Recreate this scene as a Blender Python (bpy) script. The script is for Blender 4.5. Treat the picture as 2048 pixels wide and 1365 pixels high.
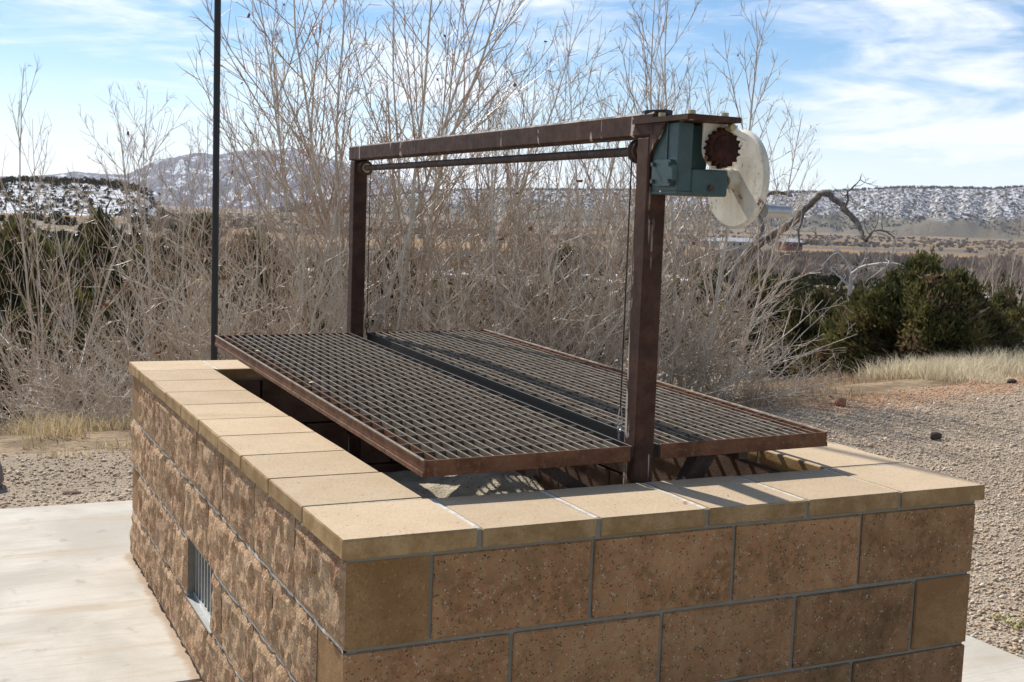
import bpy, math, random
import numpy as np
from mathutils import Matrix, Vector

for o in list(bpy.data.objects):
    bpy.data.objects.remove(o, do_unlink=True)
SC = bpy.context.scene
COL = SC.collection
I = 0.0254                      # the pit and its ironwork were measured in inches

# ------------------------------------------------------------------ camera
CAM = np.array([-31.163289, -95.3762, 61.5862]) * I
ROT = np.array([[0.90221659, -0.42983126, 0.03535979],
                [0.01260444, 0.10823128, 0.99404583],
                [0.43109901, 0.89639895, -0.10306584]])    # right, up, forward
FPX = 2426.74
cam = bpy.data.cameras.new("camera")
cam.sensor_width = 36.0
cam.lens = 36.0 * FPX / 2048.0
cam.clip_start = 0.05
cam.clip_end = 40000.0
cam.dof.use_dof = True
cam.dof.focus_distance = 3.6
cam.dof.aperture_fstop = 22.0
camo = bpy.data.objects.new("camera", cam)
COL.objects.link(camo)
camo.matrix_world = Matrix(((ROT[0][0], ROT[1][0], -ROT[2][0], CAM[0]),
                            (ROT[0][1], ROT[1][1], -ROT[2][1], CAM[1]),
                            (ROT[0][2], ROT[1][2], -ROT[2][2], CAM[2]),
                            (0, 0, 0, 1)))
SC.camera = camo

# ------------------------------------------------------------------ sky, sun, exposure
SUN_EL, SUN_AZ = math.radians(44.0), math.radians(-12.3)   # azimuth from +Y towards +X
SUN_DIR = Vector((math.sin(SUN_AZ) * math.cos(SUN_EL), math.cos(SUN_AZ) * math.cos(SUN_EL), math.sin(SUN_EL)))
W = bpy.data.worlds.new("World")
SC.world = W
W.use_nodes = True
nt = W.node_tree
nt.nodes.clear()
def wn(t, **k):
    n = nt.nodes.new(t)
    for a, b in k.items():
        setattr(n, a, b)
    return n
def wl(a, b):
    nt.links.new(a, b)
def wmath(op, a, b=None, c=None, clamp=False):
    n = wn('ShaderNodeMath', operation=op, use_clamp=clamp)
    for i, v in enumerate((a, b, c)):
        if v is None:
            continue
        if isinstance(v, (int, float)):
            n.inputs[i].default_value = v
        else:
            wl(v, n.inputs[i])
    return n.outputs[0]
def wrange(v, a, b, c=0.0, d=1.0):
    n = wn('ShaderNodeMapRange', interpolation_type='SMOOTHSTEP')
    wl(v, n.inputs[0])
    for i, x in enumerate((a, b, c, d)):
        n.inputs[i + 1].default_value = x
    return n.outputs[0]
sky = wn('ShaderNodeTexSky', sky_type='NISHITA', sun_disc=False)
sky.sun_elevation = SUN_EL
sky.sun_rotation = SUN_AZ
sky.altitude = 1800.0
sky.air_density = 1.0
sky.dust_density = 0.4
sky.ozone_density = 1.5
tc = wn('ShaderNodeTexCoord')
sep = wn('ShaderNodeSeparateXYZ')
wl(tc.outputs['Generated'], sep.inputs[0])
dx, dy, dz = sep.outputs
def wnoise(scale, sx, sy, sz, off, detail=6.0, rough=0.55, dist=0.0, tilt=0.0):
    m = wn('ShaderNodeMapping')
    m.inputs['Location'].default_value = off
    m.inputs['Rotation'].default_value = (0, tilt, 0)
    m.inputs['Scale'].default_value = (sx, sy, sz)
    wl(tc.outputs['Generated'], m.inputs[0])
    n = wn('ShaderNodeTexNoise')
    n.inputs['Scale'].default_value = scale
    n.inputs['Detail'].default_value = detail
    n.inputs['Roughness'].default_value = rough
    n.inputs['Distortion'].default_value = dist
    wl(m.outputs[0], n.inputs['Vector'])
    return n.outputs[0]
big = wnoise(1.5, 1, 1, 4.5, (4.4, 8.8, 0.34), detail=3.0, dist=0.5)
mid = wnoise(4.0, 1, 1, 5.5, (9.3, 2.1, 3.48), detail=8.0, rough=0.62, dist=0.9, tilt=0.09)
fine = wnoise(14.0, 1, 1, 5.0, (0.3, 7.7, 2.2), detail=6.0, rough=0.6, dist=1.2, tilt=-0.06)
c1 = wmath('ADD', wmath('MULTIPLY', big, 0.75), wmath('MULTIPLY', mid, 0.85))
c1 = wmath('ADD', c1, wmath('MULTIPLY', fine, 0.28))
cloud = wrange(c1, 0.82, 1.15)
low = wrange(dz, 0.14, -0.01, 0.0, 0.72)          # thin high haze thickens to the horizon all round
thick = wrange(dz, 0.75, 0.12, 0.35, 1.0)        # a thin layer looks thinner overhead than edge-on
cloud = wmath('MULTIPLY', cloud, thick)
mask = wmath('MAXIMUM', wmath('MULTIPLY', cloud, 0.9), low)
mask = wmath('MINIMUM', wmath('ADD', mask, wmath('MULTIPLY', cloud, 0.12)), 0.95)
mx = wn('ShaderNodeMix', data_type='RGBA')
wl(mask, mx.inputs['Factor'])
hs = wn('ShaderNodeHueSaturation')
hs.inputs['Saturation'].default_value = 1.25
wl(sky.outputs[0], hs.inputs['Color'])
wl(hs.outputs[0], mx.inputs['A'])
mx.inputs['B'].default_value = (9.0, 9.35, 9.9, 1)
bg = wn('ShaderNodeBackground')
bg.inputs['Strength'].default_value = 0.085
wl(mx.outputs['Result'], bg.inputs[0])
wo = wn('ShaderNodeOutputWorld')
wl(bg.outputs[0], wo.inputs[0])

sl = bpy.data.lights.new("sun", 'SUN')
sl.energy = 4.0
sl.angle = math.radians(0.53)
sl.color = (1.0, 0.955, 0.88)
so = bpy.data.objects.new("sun", sl)
so.rotation_euler = SUN_DIR.to_track_quat('Z', 'Y').to_euler()
so.location = (-3, 10, 12)
COL.objects.link(so)

SC.view_settings.view_transform = 'Standard'
SC.view_settings.look = 'None'
SC.view_settings.exposure = 0.56
SC.view_settings.gamma = 1.0
SC.view_settings.use_curve_mapping = False
SC.cycles.max_bounces = 6
SC.cycles.diffuse_bounces = 3
SC.cycles.glossy_bounces = 2
SC.cycles.transmission_bounces = 2
SC.cycles.volume_bounces = 0
SC.cycles.use_denoising = True

# ------------------------------------------------------------------ helpers
def hash3(ix, iy, iz, seed):
    h = (ix.astype(np.int64) * 374761393 + iy.astype(np.int64) * 668265263 + iz.astype(np.int64) * 2147483647 + seed * 1274126177) & 0x7fffffff
    h = ((h ^ (h >> 13)) * 1274126177) & 0x7fffffff
    h = ((h ^ (h >> 16)) * 668265263) & 0x7fffffff
    return ((h ^ (h >> 15)) & 0xffff) / 65535.0
def vnoise(x, y, z=0.0, seed=0):
    x, y, z = np.broadcast_arrays(np.asarray(x, float), np.asarray(y, float), np.asarray(z, float))
    fx, fy, fz = np.floor(x), np.floor(y), np.floor(z)
    tx, ty, tz = x - fx, y - fy, z - fz
    tx, ty, tz = [t * t * (3 - 2 * t) for t in (tx, ty, tz)]
    r = 0.0
    for a in (0, 1):
        for b in (0, 1):
            for c in (0, 1):
                w = (tx if a else 1 - tx) * (ty if b else 1 - ty) * (tz if c else 1 - tz)
                r = r + w * hash3(fx + a, fy + b, fz + c, seed)
    return r
def fbm(x, y, z=0.0, seed=0, octv=4, gain=0.5):
    r, amp, tot = 0.0, 1.0, 0.0
    for k in range(octv):
        f = 2.0 ** k
        r = r + amp * vnoise(np.asarray(x) * f, np.asarray(y) * f, np.asarray(z) * f, seed + k * 17)
        tot += amp
        amp *= gain
    return r / tot

def link(o, parent=None):
    COL.objects.link(o)
    if parent is not None:
        o.parent = parent
    return o
def tag(o, label=None, cat=None, group=None, kind=None):
    for k, v in (("label", label), ("category", cat), ("group", group), ("kind", kind)):
        if v:
            o[k] = v
    return o
def empty(name, loc=(0, 0, 0)):
    o = bpy.data.objects.new(name, None)
    o.location = loc
    o.empty_display_size = 0.1
    return link(o)
def mesh(name, verts, faces, mat=None, parent=None, smooth=False, col=None):
    me = bpy.data.meshes.new(name)
    me.from_pydata([tuple(map(float, v)) for v in verts], [], [tuple(map(int, f)) for f in faces])
    if smooth:
        me.polygons.foreach_set("use_smooth", [True] * len(me.polygons))
    if mat:
        me.materials.append(mat)
    me.update()
    return link(bpy.data.objects.new(name, me), parent)
def tri_mesh_np(name, V, F, mat, parent=None, col=None, smooth=False):
    """fast mesh from numpy: V (n,3), F (m,k); col (n,3) optional point colour"""
    me = bpy.data.meshes.new(name)
    n, m, k = len(V), len(F), F.shape[1]
    me.vertices.add(n)
    me.vertices.foreach_set("co", np.ascontiguousarray(V, dtype=np.float32).ravel())
    me.loops.add(m * k)
    me.loops.foreach_set("vertex_index", np.ascontiguousarray(F, dtype=np.int32).ravel())
    me.polygons.add(m)
    me.polygons.foreach_set("loop_start", np.arange(0, m * k, k, dtype=np.int32))
    if smooth:
        me.polygons.foreach_set("use_smooth", np.ones(m, dtype=bool))
    me.update(calc_edges=True)
    if col is not None:
        at = me.color_attributes.new("tint", 'FLOAT_COLOR', 'POINT')
        c4 = np.ones((n, 4), dtype=np.float32)
        c4[:, :3] = col
        at.data.foreach_set("color", c4.ravel())
    if mat:
        me.materials.append(mat)
    return link(bpy.data.objects.new(name, me), parent)

class MB:
    """collects shapes (in inches) for one mesh"""
    def __init__(s):
        s.v, s.f = [], []
    def add(s, v, f):
        b = len(s.v)
        s.v += [tuple(x) for x in v]
        s.f += [tuple(b + i for i in q) for q in f]
        return s
    def box(s, a, b):
        (x0, y0, z0), (x1, y1, z1) = a, b
        v = [(x, y, z) for z in (z0, z1) for y in (y0, y1) for x in (x0, x1)]
        return s.add(v, [(0, 2, 3, 1), (4, 5, 7, 6), (0, 1, 5, 4), (2, 6, 7, 3), (0, 4, 6, 2), (1, 3, 7, 5)])
    def cbox(s, a, b, c):
        """box with chamfered edges (44 triangles)"""
        lo, hi = np.minimum(a, b), np.maximum(a, b)
        v, idx = [], {}
        for k in range(8):
            sgn = [(k >> i) & 1 for i in range(3)]
            for ax in range(3):
                p = [hi[i] if sgn[i] else lo[i] for i in range(3)]
                for i in range(3):
                    if i != ax:
                        p[i] += -c if sgn[i] else c
                idx[(k, ax)] = len(v)
                v.append(p)
        f = []
        for ax in range(3):
            o1, o2 = (ax + 1) % 3, (ax + 2) % 3
            for sd in (0, 1):
                ring = []
                for (p, q) in ((0, 0), (1, 0), (1, 1), (0, 1)):
                    k = (sd << ax) | (p << o1) | (q << o2)
                    ring.append(idx[(k, ax)])
                f.append(ring if sd else ring[::-1])
        for ax in range(3):
            o1, o2 = (ax + 1) % 3, (ax + 2) % 3
            for p in (0, 1):
                for q in (0, 1):
                    k0 = (p << o1) | (q << o2)
                    k1 = k0 | (1 << ax)
                    r = [idx[(k0, o1)], idx[(k1, o1)], idx[(k1, o2)], idx[(k0, o2)]]
                    f.append(r if (p ^ q) else r[::-1])
        for k in range(8):
            r = [idx[(k, 0)], idx[(k, 1)], idx[(k, 2)]]
            f.append(r if bin(k).count('1') % 2 else r[::-1])
        return s.add(v, f)
    def cyl(s, p0, p1, r, n=20, r1=None, cap=True):
        p0, p1 = np.array(p0, float), np.array(p1, float)
        d = (p1 - p0) / np.linalg.norm(p1 - p0)
        a = np.cross(d, (0, 0, 1) if abs(d[2]) < .9 else (1, 0, 0))
        a /= np.linalg.norm(a)
        b = np.cross(d, a)
        r1 = r if r1 is None else r1
        v = []
        for p, rr in ((p0, r), (p1, r1)):
            for k in range(n):
                t = 2 * math.pi * k / n
                v.append(p + rr * (math.cos(t) * a + math.sin(t) * b))
        f = [(k, (k + 1) % n, n + (k + 1) % n, n + k) for k in range(n)]
        if cap:
            f += [tuple(range(n))[::-1], tuple(range(n, 2 * n))]
        return s.add(v, f)
    def lathe(s, p0, axis, prof, n=32):
        """profile [(along, radius)] about an axis through p0"""
        p0, d = np.array(p0, float), np.array(axis, float)
        d /= np.linalg.norm(d)
        a = np.cross(d, (0, 0, 1) if abs(d[2]) < .9 else (1, 0, 0))
        a /= np.linalg.norm(a)
        b = np.cross(d, a)
        v, f = [], []
        for (t, r) in prof:
            for k in range(n):
                q = 2 * math.pi * k / n
                v.append(p0 + t * d + r * (math.cos(q) * a + math.sin(q) * b))
        for j in range(len(prof) - 1):
            for k in range(n):
                f.append((j * n + k, j * n + (k + 1) % n, (j + 1) * n + (k + 1) % n, (j + 1) * n + k))
        m = len(prof) - 1
        f += [tuple(range(n))[::-1], tuple(range(m * n, m * n + n))]
        return s.add(v, f)
    def prism(s, pts, ax, a, b):
        """closed outline pts (2D) extruded along axis ax from a to b; 2D axes are the other two in order"""
        n = len(pts)
        def put(p, t):
            q = [0, 0, 0]
            o = [i for i in range(3) if i != ax]
            q[o[0]], q[o[1]], q[ax] = p[0], p[1], t
            return q
        v = [put(p, a) for p in pts] + [put(p, b) for p in pts]
        f = [(k, (k + 1) % n, n + (k + 1) % n, n + k) for k in range(n)] + [tuple(range(n))[::-1], tuple(range(n, 2 * n))]
        return s.add(v, f)
    def tube(s, pts, r, n=8):
        pts = [np.array(p, float) for p in pts]
        v, f = [], []
        prev = None
        for i, p in enumerate(pts):
            d = pts[min(i + 1, len(pts) - 1)] - pts[max(i - 1, 0)]
            d /= np.linalg.norm(d)
            a = prev if prev is not None else np.cross(d, (0, 0, 1) if abs(d[2]) < .9 else (1, 0, 0))
            a = a - d * np.dot(a, d)
            a /= np.linalg.norm(a)
            prev = a
            b = np.cross(d, a)
            rr = r[i] if hasattr(r, '__len__') else r
            for k in range(n):
                t = 2 * math.pi * k / n
                v.append(p + rr * (math.cos(t) * a + math.sin(t) * b))
        for j in range(len(pts) - 1):
            for k in range(n):
                f.append((j * n + k, j * n + (k + 1) % n, (j + 1) * n + (k + 1) % n, (j + 1) * n + k))
        m = len(pts) - 1
        f += [tuple(range(n))[::-1], tuple(range(m * n, m * n + n))]
        return s.add(v, f)
    def build(s, name, mat, parent=None, smooth=False, scale=I, fix=True):
        o = mesh(name, [(x * scale, y * scale, z * scale) for x, y, z in s.v], s.f, mat, parent)
        if fix:
            import bmesh
            bm = bmesh.new()
            bm.from_mesh(o.data)
            bmesh.ops.recalc_face_normals(bm, faces=bm.faces)
            bm.to_mesh(o.data)
            bm.free()
        if smooth:
            o.data.polygons.foreach_set("use_smooth", [True] * len(o.data.polygons))
            try:
                o.data.set_sharp_from_angle(angle=math.radians(24))
            except Exception:
                pass
        return o

# ------------------------------------------------------------------ material kit
class Mat:
    def __init__(s, name):
        s.m = bpy.data.materials.new(name)
        s.m.use_nodes = True
        s.nt = s.m.node_tree
        s.b = s.nt.nodes['Principled BSDF']
        s.b.inputs['Specular IOR Level'].default_value = 0.3
        s.pos = s.n('ShaderNodeNewGeometry').outputs['Position']
    def n(s, t, **k):
        x = s.nt.nodes.new(t)
        for a, b in k.items():
            setattr(x, a, b)
        return x
    def l(s, a, b):
        s.nt.links.new(a, b)
    def put(s, inp, v):
        if isinstance(v, (int, float)):
            inp.default_value = v
        elif isinstance(v, (tuple, list)):
            inp.default_value = tuple(v) + ((1,) if len(v) == 3 and inp.type == 'RGBA' else ())
        else:
            s.l(v, inp)
    def map(s, scale=(1, 1, 1), vec=None, rot=(0, 0, 0), loc=(0, 0, 0)):
        m = s.n('ShaderNodeMapping')
        m.inputs['Scale'].default_value = scale
        m.inputs['Rotation'].default_value = rot
        m.inputs['Location'].default_value = loc
        s.l(vec or s.pos, m.inputs[0])
        return m.outputs[0]
    def noise(s, scale, detail=4, rough=.5, vec=None, dist=0.0):
        x = s.n('ShaderNodeTexNoise')
        x.inputs['Scale'].default_value = scale
        x.inputs['Detail'].default_value = detail
        x.inputs['Roughness'].default_value = rough
        x.inputs['Distortion'].default_value = dist
        s.l(vec or s.pos, x.inputs['Vector'])
        return x.outputs[0]
    def voro(s, scale, feature='F1', vec=None, out='Distance', rnd=1.0):
        x = s.n('ShaderNodeTexVoronoi', feature=feature)
        x.inputs['Scale'].default_value = scale
        x.inputs['Randomness'].default_value = rnd
        s.l(vec or s.pos, x.inputs['Vector'])
        return x.outputs[out]
    def rng(s, v, a, b, c=0.0, d=1.0):
        x = s.n('ShaderNodeMapRange', interpolation_type='SMOOTHSTEP')
        s.put(x.inputs[0], v)
        for i, q in enumerate((a, b, c, d)):
            x.inputs[i + 1].default_value = q
        return x.outputs[0]
    def math(s, op, a, b=0.0, clamp=False):
        x = s.n('ShaderNodeMath', operation=op, use_clamp=clamp)
        s.put(x.inputs[0], a)
        s.put(x.inputs[1], b)
        return x.outputs[0]
    def mix(s, f, a, b, mode='MIX'):
        x = s.n('ShaderNodeMix', data_type='RGBA', blend_type=mode)
        s.put(x.inputs['Factor'], f)
        s.put(x.inputs['A'], a)
        s.put(x.inputs['B'], b)
        return x.outputs['Result']
    def rand(s):
        return s.n('ShaderNodeObjectInfo').outputs['Random']
    def attr(s, name="tint"):
        x = s.n('ShaderNodeAttribute')
        x.attribute_name = name
        return x.outputs['Color']
    def bright(s, c, f):
        x = s.n('ShaderNodeHueSaturation')
        s.put(x.inputs['Color'], c)
        s.put(x.inputs['Value'], f)
        return x.outputs[0]
    def done(s, color, rough=.8, bump=None, bstr=.3, bdist=.01, metal=0.0, spec=None):
        s.put(s.b.inputs['Base Color'], color)
        s.put(s.b.inputs['Roughness'], rough)
        s.put(s.b.inputs['Metallic'], metal)
        if spec is not None:
            s.b.inputs['Specular IOR Level'].default_value = spec
        if bump is not None:
            bp = s.n('ShaderNodeBump')
            bp.inputs['Strength'].default_value = bstr
            bp.inputs['Distance'].default_value = bdist
            s.l(bump, bp.inputs['Height'])
            s.l(bp.outputs[0], s.b.inputs['Normal'])
        return s.m
MT = {}
def m_cap():
    k = Mat("cap_stone_concrete")
    a = k.mix(k.rng(k.noise(7, 5, .6), .3, .72), (.52, .388, .25), (.565, .435, .292))
    a = k.mix(k.math('MULTIPLY', k.rng(k.noise(170, 4, .7), .50, .66), .55), a, (.36, .255, .145))
    a = k.mix(k.math('MULTIPLY', k.rng(k.noise(130, 3, .7, vec=k.map((1, 1, 1), loc=(7, 1, 3))), .56, .70), .5), a, (.68, .55, .38))
    pit = k.math('MULTIPLY', k.rng(k.voro(70), .20, .10), k.rng(k.noise(33, 2), .54, .60))
    a = k.mix(k.math('MULTIPLY', pit, .8), a, (.13, .09, .055))
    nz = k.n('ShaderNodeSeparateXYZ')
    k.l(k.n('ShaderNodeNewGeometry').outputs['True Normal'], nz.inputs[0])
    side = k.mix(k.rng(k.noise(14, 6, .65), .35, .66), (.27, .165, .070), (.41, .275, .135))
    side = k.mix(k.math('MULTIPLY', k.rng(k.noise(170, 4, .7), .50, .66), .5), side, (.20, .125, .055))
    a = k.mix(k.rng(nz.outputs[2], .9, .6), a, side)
    a = k.bright(a, k.rng(k.rand(), 0, 1, .89, 1.05))
    a = k.mix(k.math('MULTIPLY', k.rng(k.noise(2.6, 7, .7, dist=.6), .58, .72), .35), a, (.33, .235, .14))
    bump = k.math('SUBTRACT', k.noise(170, 5, .7), k.math('MULTIPLY', pit, 1.5))
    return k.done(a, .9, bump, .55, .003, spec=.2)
def m_ground_face():
    k = Mat("ground_face_block")
    a = k.mix(k.rng(k.noise(6.5, 6, .62, dist=.5), .36, .64), (.190, .102, .044), (.345, .205, .098))
    a = k.mix(k.math('MULTIPLY', k.rng(k.noise(34, 5, .65), .42, .62), .85), a, (.315, .155, .072))
    a = k.mix(k.math('MULTIPLY', k.rng(k.noise(60, 4, .65, vec=k.map((1, 1, 1), loc=(8, 3, 1))), .52, .66), .6), a, (.35, .235, .12))
    a = k.mix(k.math('MULTIPLY', k.rng(k.noise(3.3, 5, .62, dist=.8), .54, .74), .65), a, (.11, .072, .034))
    a = k.bright(a, k.rng(k.rand(), 0, 1, .80, 1.15))
    pits = k.math('MULTIPLY', k.rng(k.voro(150), .34, .24), k.rng(k.noise(52, 2), .50, .56))
    a = k.mix(k.math('MULTIPLY', pits, .8), a, (.03, .02, .013))
    peb = k.math('MULTIPLY', k.rng(k.voro(120, vec=k.map((1, 1, 1), loc=(3.7, 1.1, 2.9))), .32, .24), k.rng(k.noise(45, 2, vec=k.map((1, 1, 1), loc=(9, 2, 4))), .56, .60))
    a = k.mix(peb, a, (.42, .33, .25))
    bump = k.math('SUBTRACT', k.math('MULTIPLY', k.noise(240, 3), .5), k.math('MULTIPLY', pits, 1.4))
    return k.done(a, .82, bump, .6, .0025, spec=.2)
def m_smooth_block():
    k = Mat("smooth_block_end")
    a = k.mix(k.rng(k.noise(6, 6, .65, dist=.4), .35, .66), (.215, .118, .047), (.315, .188, .088))
    a = k.mix(k.math('MULTIPLY', k.rng(k.noise(150, 4, .7), .50, .66), .65), a, (.15, .082, .035))
    a = k.mix(k.math('MULTIPLY', k.rng(k.noise(120, 3, .7, vec=k.map((1, 1, 1), loc=(5, 2, 8))), .60, .70), .6), a, (.44, .30, .17))
    a = k.mix(k.math('MULTIPLY', k.rng(k.noise(3, 5, .65), .55, .72), .4), a, (.13, .08, .035))
    return k.done(a, .9, k.noise(160, 5, .7), .5, .003, spec=.2)
def m_split():
    k = Mat("split_face_block")
    a = k.mix(k.rng(k.noise(16, 5, .65), .36, .64), (.42, .25, .13), (.62, .42, .255))
    a = k.mix(k.rng(k.noise(11, 4, .6, vec=k.map((1, 1, .6), loc=(4, 2, 7))), .50, .68), a, (.42, .22, .12))
    a = k.mix(k.rng(k.noise(120, 3, .65), .55, .68), a, (.78, .60, .42))
    a = k.mix(k.math('MULTIPLY', k.rng(k.voro(130), .30, .18), k.rng(k.noise(60, 2), .50, .56)), a, (.13, .075, .042))
    a = k.bright(a, k.rng(k.rand(), 0, 1, .90, 1.1))
    v = k.map((1, 1.0, .88))
    bump = k.math('ADD', k.noise(75, 8, .78, vec=v, dist=.5), k.math('MULTIPLY', k.voro(120, vec=v), .5))
    return k.done(a, .9, bump, .9, .013, spec=.2)
def m_mortar():
    k = Mat("mortar")
    a = k.mix(k.noise(30, 4), (.175, .165, .13), (.26, .245, .20))
    return k.done(a, .92, k.noise(260, 3), .4, .002)
def m_mortar_white():
    k = Mat("pale_mortar")
    a = k.mix(k.rng(k.noise(60, 4), .4, .6), (.47, .44, .39), (.62, .59, .53))
    return k.done(a, .92, k.noise(200, 4), .6, .003)
def m_lining():
    k = Mat("sooty_lining_block")
    a = k.mix(k.rng(k.noise(6, 5, .6), .35, .68), (.075, .04, .026), (.16, .10, .07))
    a = k.mix(k.rng(k.noise(60, 3), .6, .72), a, (.05, .04, .035))
    return k.done(a, .9, k.noise(160, 4), .5, .004)
def m_rust(name, c0, c1, c2, streak=0.0, rough=.62):
    k = Mat(name)
    a = k.mix(k.rng(k.noise(14, 6, .65), .36, .66), c0, c1)
    a = k.mix(k.math('MULTIPLY', k.rng(k.noise(70, 5, .65), .52, .66), .8), a, c2)
    if streak:
        f = k.rng(k.noise(30, 2, .5, vec=k.map((1, 1, .05))), .63, .67)
        f = k.math('MULTIPLY', f, k.rng(k.noise(26, 3, .6, vec=k.map((1, 1, .7), loc=(3, 3, 3))), .46, .56))
        a = k.mix(k.math('MULTIPLY', f, streak), a, (.55, .46, .38))
    return k.done(a, k.rng(k.noise(40, 4), .3, .7, rough - .12, rough + .15), k.noise(220, 4, .6), .35, .0012, spec=.22)
def m_green():
    k = Mat("green_machine_paint")
    a = k.mix(k.noise(20, 4), (.020, .050, .046), (.040, .085, .084))
    a = k.mix(k.rng(k.noise(95, 5, .65), .59, .64), a, (.10, .065, .04))
    a = k.mix(k.math('MULTIPLY', k.rng(k.noise(15, 5, .65), .52, .70), .7), a, (.016, .030, .027))
    return k.done(a, .42, k.noise(120, 4), .25, .001, spec=.5)
def m_white():
    k = Mat("chipped_white_paint")
    a = k.mix(k.rng(k.noise(12, 5), .4, .66), (.70, .67, .58), (.56, .52, .42))
    ch = k.math('MULTIPLY', k.rng(k.noise(48, 6, .7), .56, .60), k.rng(k.noise(10, 2), .50, .56))
    a = k.mix(ch, a, (.20, .085, .03))
    a = k.mix(k.rng(k.noise(130, 4, .6), .62, .68), a, (.36, .28, .18))
    a = k.mix(k.math('MULTIPLY', k.rng(k.noise(20, 5, .65, vec=k.map((1, 1, .35))), .52, .70), .55), a, (.40, .33, .22))
    return k.done(a, .5, k.math('SUBTRACT', k.noise(90, 3), ch), .3, .0015, spec=.4)
def m_plain(name, c, rough=.5, metal=0.0, var=.25, scale=60, spec=.4):
    k = Mat(name)
    a = k.mix(k.noise(scale, 4), tuple(x * (1 - var) for x in c), tuple(min(1, x * (1 + var)) for x in c))
    return k.done(a, rough, k.noise(scale * 4, 3), .2, .001, metal, spec)
def m_concrete():
    k = Mat("broomed_concrete")
    a = k.mix(k.rng(k.noise(1.6, 6, .6, dist=.4), .34, .68), (.44, .40, .335), (.60, .555, .475))
    a = k.mix(k.math('MULTIPLY', k.rng(k.noise(3.0, 5, .6, vec=k.map((.35, 2.2, 1))), .50, .72), .75), a, (.43, .34, .235))
    a = k.mix(k.math('MULTIPLY', k.rng(k.noise(9, 5, .6), .60, .70), .5), a, (.31, .275, .225))
    a = k.mix(k.math('MULTIPLY', k.rng(k.noise(60, 3, .6, vec=k.map((.06, 1.2, 1))), .50, .68), .35), a, (.36, .32, .26))
    a = k.mix(k.rng(k.noise(300, 2), .66, .74), a, (.32, .285, .24))
    sp = k.n('ShaderNodeSeparateXYZ')
    k.l(k.pos, sp.inputs[0])
    near = k.rng(k.math('ADD', sp.outputs[0], k.math('MULTIPLY', k.math('SUBTRACT', k.noise(7, 6, .7), .5), .10)), -.045, -.01)
    inside = k.math('MULTIPLY', near, k.math('MULTIPLY', k.rng(sp.outputs[0], .3, .25), k.rng(sp.outputs[1], 3.12, 3.04)))
    a = k.mix(k.math('MULTIPLY', inside, .75), a, (.36, .235, .135))
    bump = k.math('ADD', k.math('MULTIPLY', k.noise(140, 3, vec=k.map((.08, 1.5, 1))), 1.0), k.noise(180, 3))
    return k.done(a, .85, bump, .45, .003)
def m_gravel():
    k = Mat("gravel_bed")
    a = k.mix(k.rng(k.noise(1.1, 4), .4, .62), (.34, .265, .20), (.43, .335, .26))
    cell = k.voro(70, out='Color')
    a = k.mix(.5, a, k.mix(1.0, a, cell, 'SOFT_LIGHT'))
    a = k.mix(k.rng(k.voro(70, 'DISTANCE_TO_EDGE'), .12, .0), a, (.16, .115, .08))
    a = k.mix(k.math('MULTIPLY', k.rng(k.noise(.9, 5, .6, vec=k.map((1, 1, 1), loc=(5, 1, 0))), .56, .70), .7), a, (.45, .29, .17))
    return k.done(a, .92, k.math('ADD', k.voro(70), k.noise(160, 3)), .9, .012)
def m_tint(name, rough=.85, var=.0, trans=0.0, spec=.2):
    k = Mat(name)
    a = k.attr()
    if var:
        a = k.bright(a, k.rng(k.rand(), 0, 1, 1 - var, 1 + var))
    m = k.done(a, rough, spec=spec)
    if trans:
        t = k.n('ShaderNodeBsdfTranslucent')
        k.put(t.inputs[0], k.bright(a, 1.3))
        ms = k.n('ShaderNodeMixShader')
        ms.inputs[0].default_value = trans
        out = k.nt.nodes['Material Output']
        k.l(k.b.outputs[0], ms.inputs[1])
        k.l(t.outputs[0], ms.inputs[2])
        k.l(ms.outputs[0], out.inputs[0])
    return m
def m_bark(name, c0, c1, c2, rough=.62):
    k = Mat(name)
    a = k.mix(k.rng(k.noise(9, 4, .6, vec=k.map((3, 3, .7))), .35, .66), c0, c1)
    a = k.mix(k.rng(k.noise(2.5, 3, vec=k.map((1, 1, 1), loc=(2, 5, 1))), .52, .7), a, c2)
    return k.done(a, rough, k.noise(60, 4, vec=k.map((3, 3, .6))), .5, .004, spec=.45)
def build_materials():
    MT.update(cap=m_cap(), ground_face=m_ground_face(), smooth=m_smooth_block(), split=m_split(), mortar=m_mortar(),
              pale=m_mortar_white(), lining=m_lining(),
              rust=m_rust("rusted_tube_steel", (.038, .017, .010), (.075, .034, .020), (.040, .018, .011), .85),
              rail=m_rust("rusted_grate_frame", (.10, .040, .019), (.175, .078, .039), (.17, .12, .075)),
              bar=m_rust("weathered_grate_bar", (.135, .105, .074), (.225, .185, .135), (.13, .060, .030), rough=.58),
              dark=m_rust("dark_sooty_steel", (.05, .032, .026), (.085, .055, .042), (.04, .03, .028)),
              gear=m_rust("flaking_rust_gear", (.022, .008, .005), (.055, .016, .009), (.016, .007, .005), rough=.8),
              green=m_green(), white=m_white(),
              zinc=m_plain("galvanised_steel", (.42, .43, .42), .38, .6),
              brass=m_plain("dull_brass_bush", (.40, .33, .18), .42, .5),
              black=m_plain("black_paint", (.012, .012, .013), .45),
              tar=m_plain("black_tar_gap_shade", (.010, .009, .009), .55),
              grip=m_plain("grey_steel_handle", (.42, .42, .41), .3, .7),
              slab=m_concrete(), gravel=m_gravel())
build_materials()

# ------------------------------------------------------------------ slab (inches: the slab top is z = 0)
def build_slab():
    root = empty("concrete_slab")
    tag(root, "pale broom-finished concrete slab around the barbecue pit", "slab", kind="structure")
    for (x0, x1) in ((-170, -62.2), (-61.8, 112)):
        for (y0, y1) in ((-170, 58.7), (59.1, 161)):
            MB().cbox((x0, y0, -5), (x1, y1, 0), .35).build("slab_panel", MT['slab'], root)
build_slab()

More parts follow.
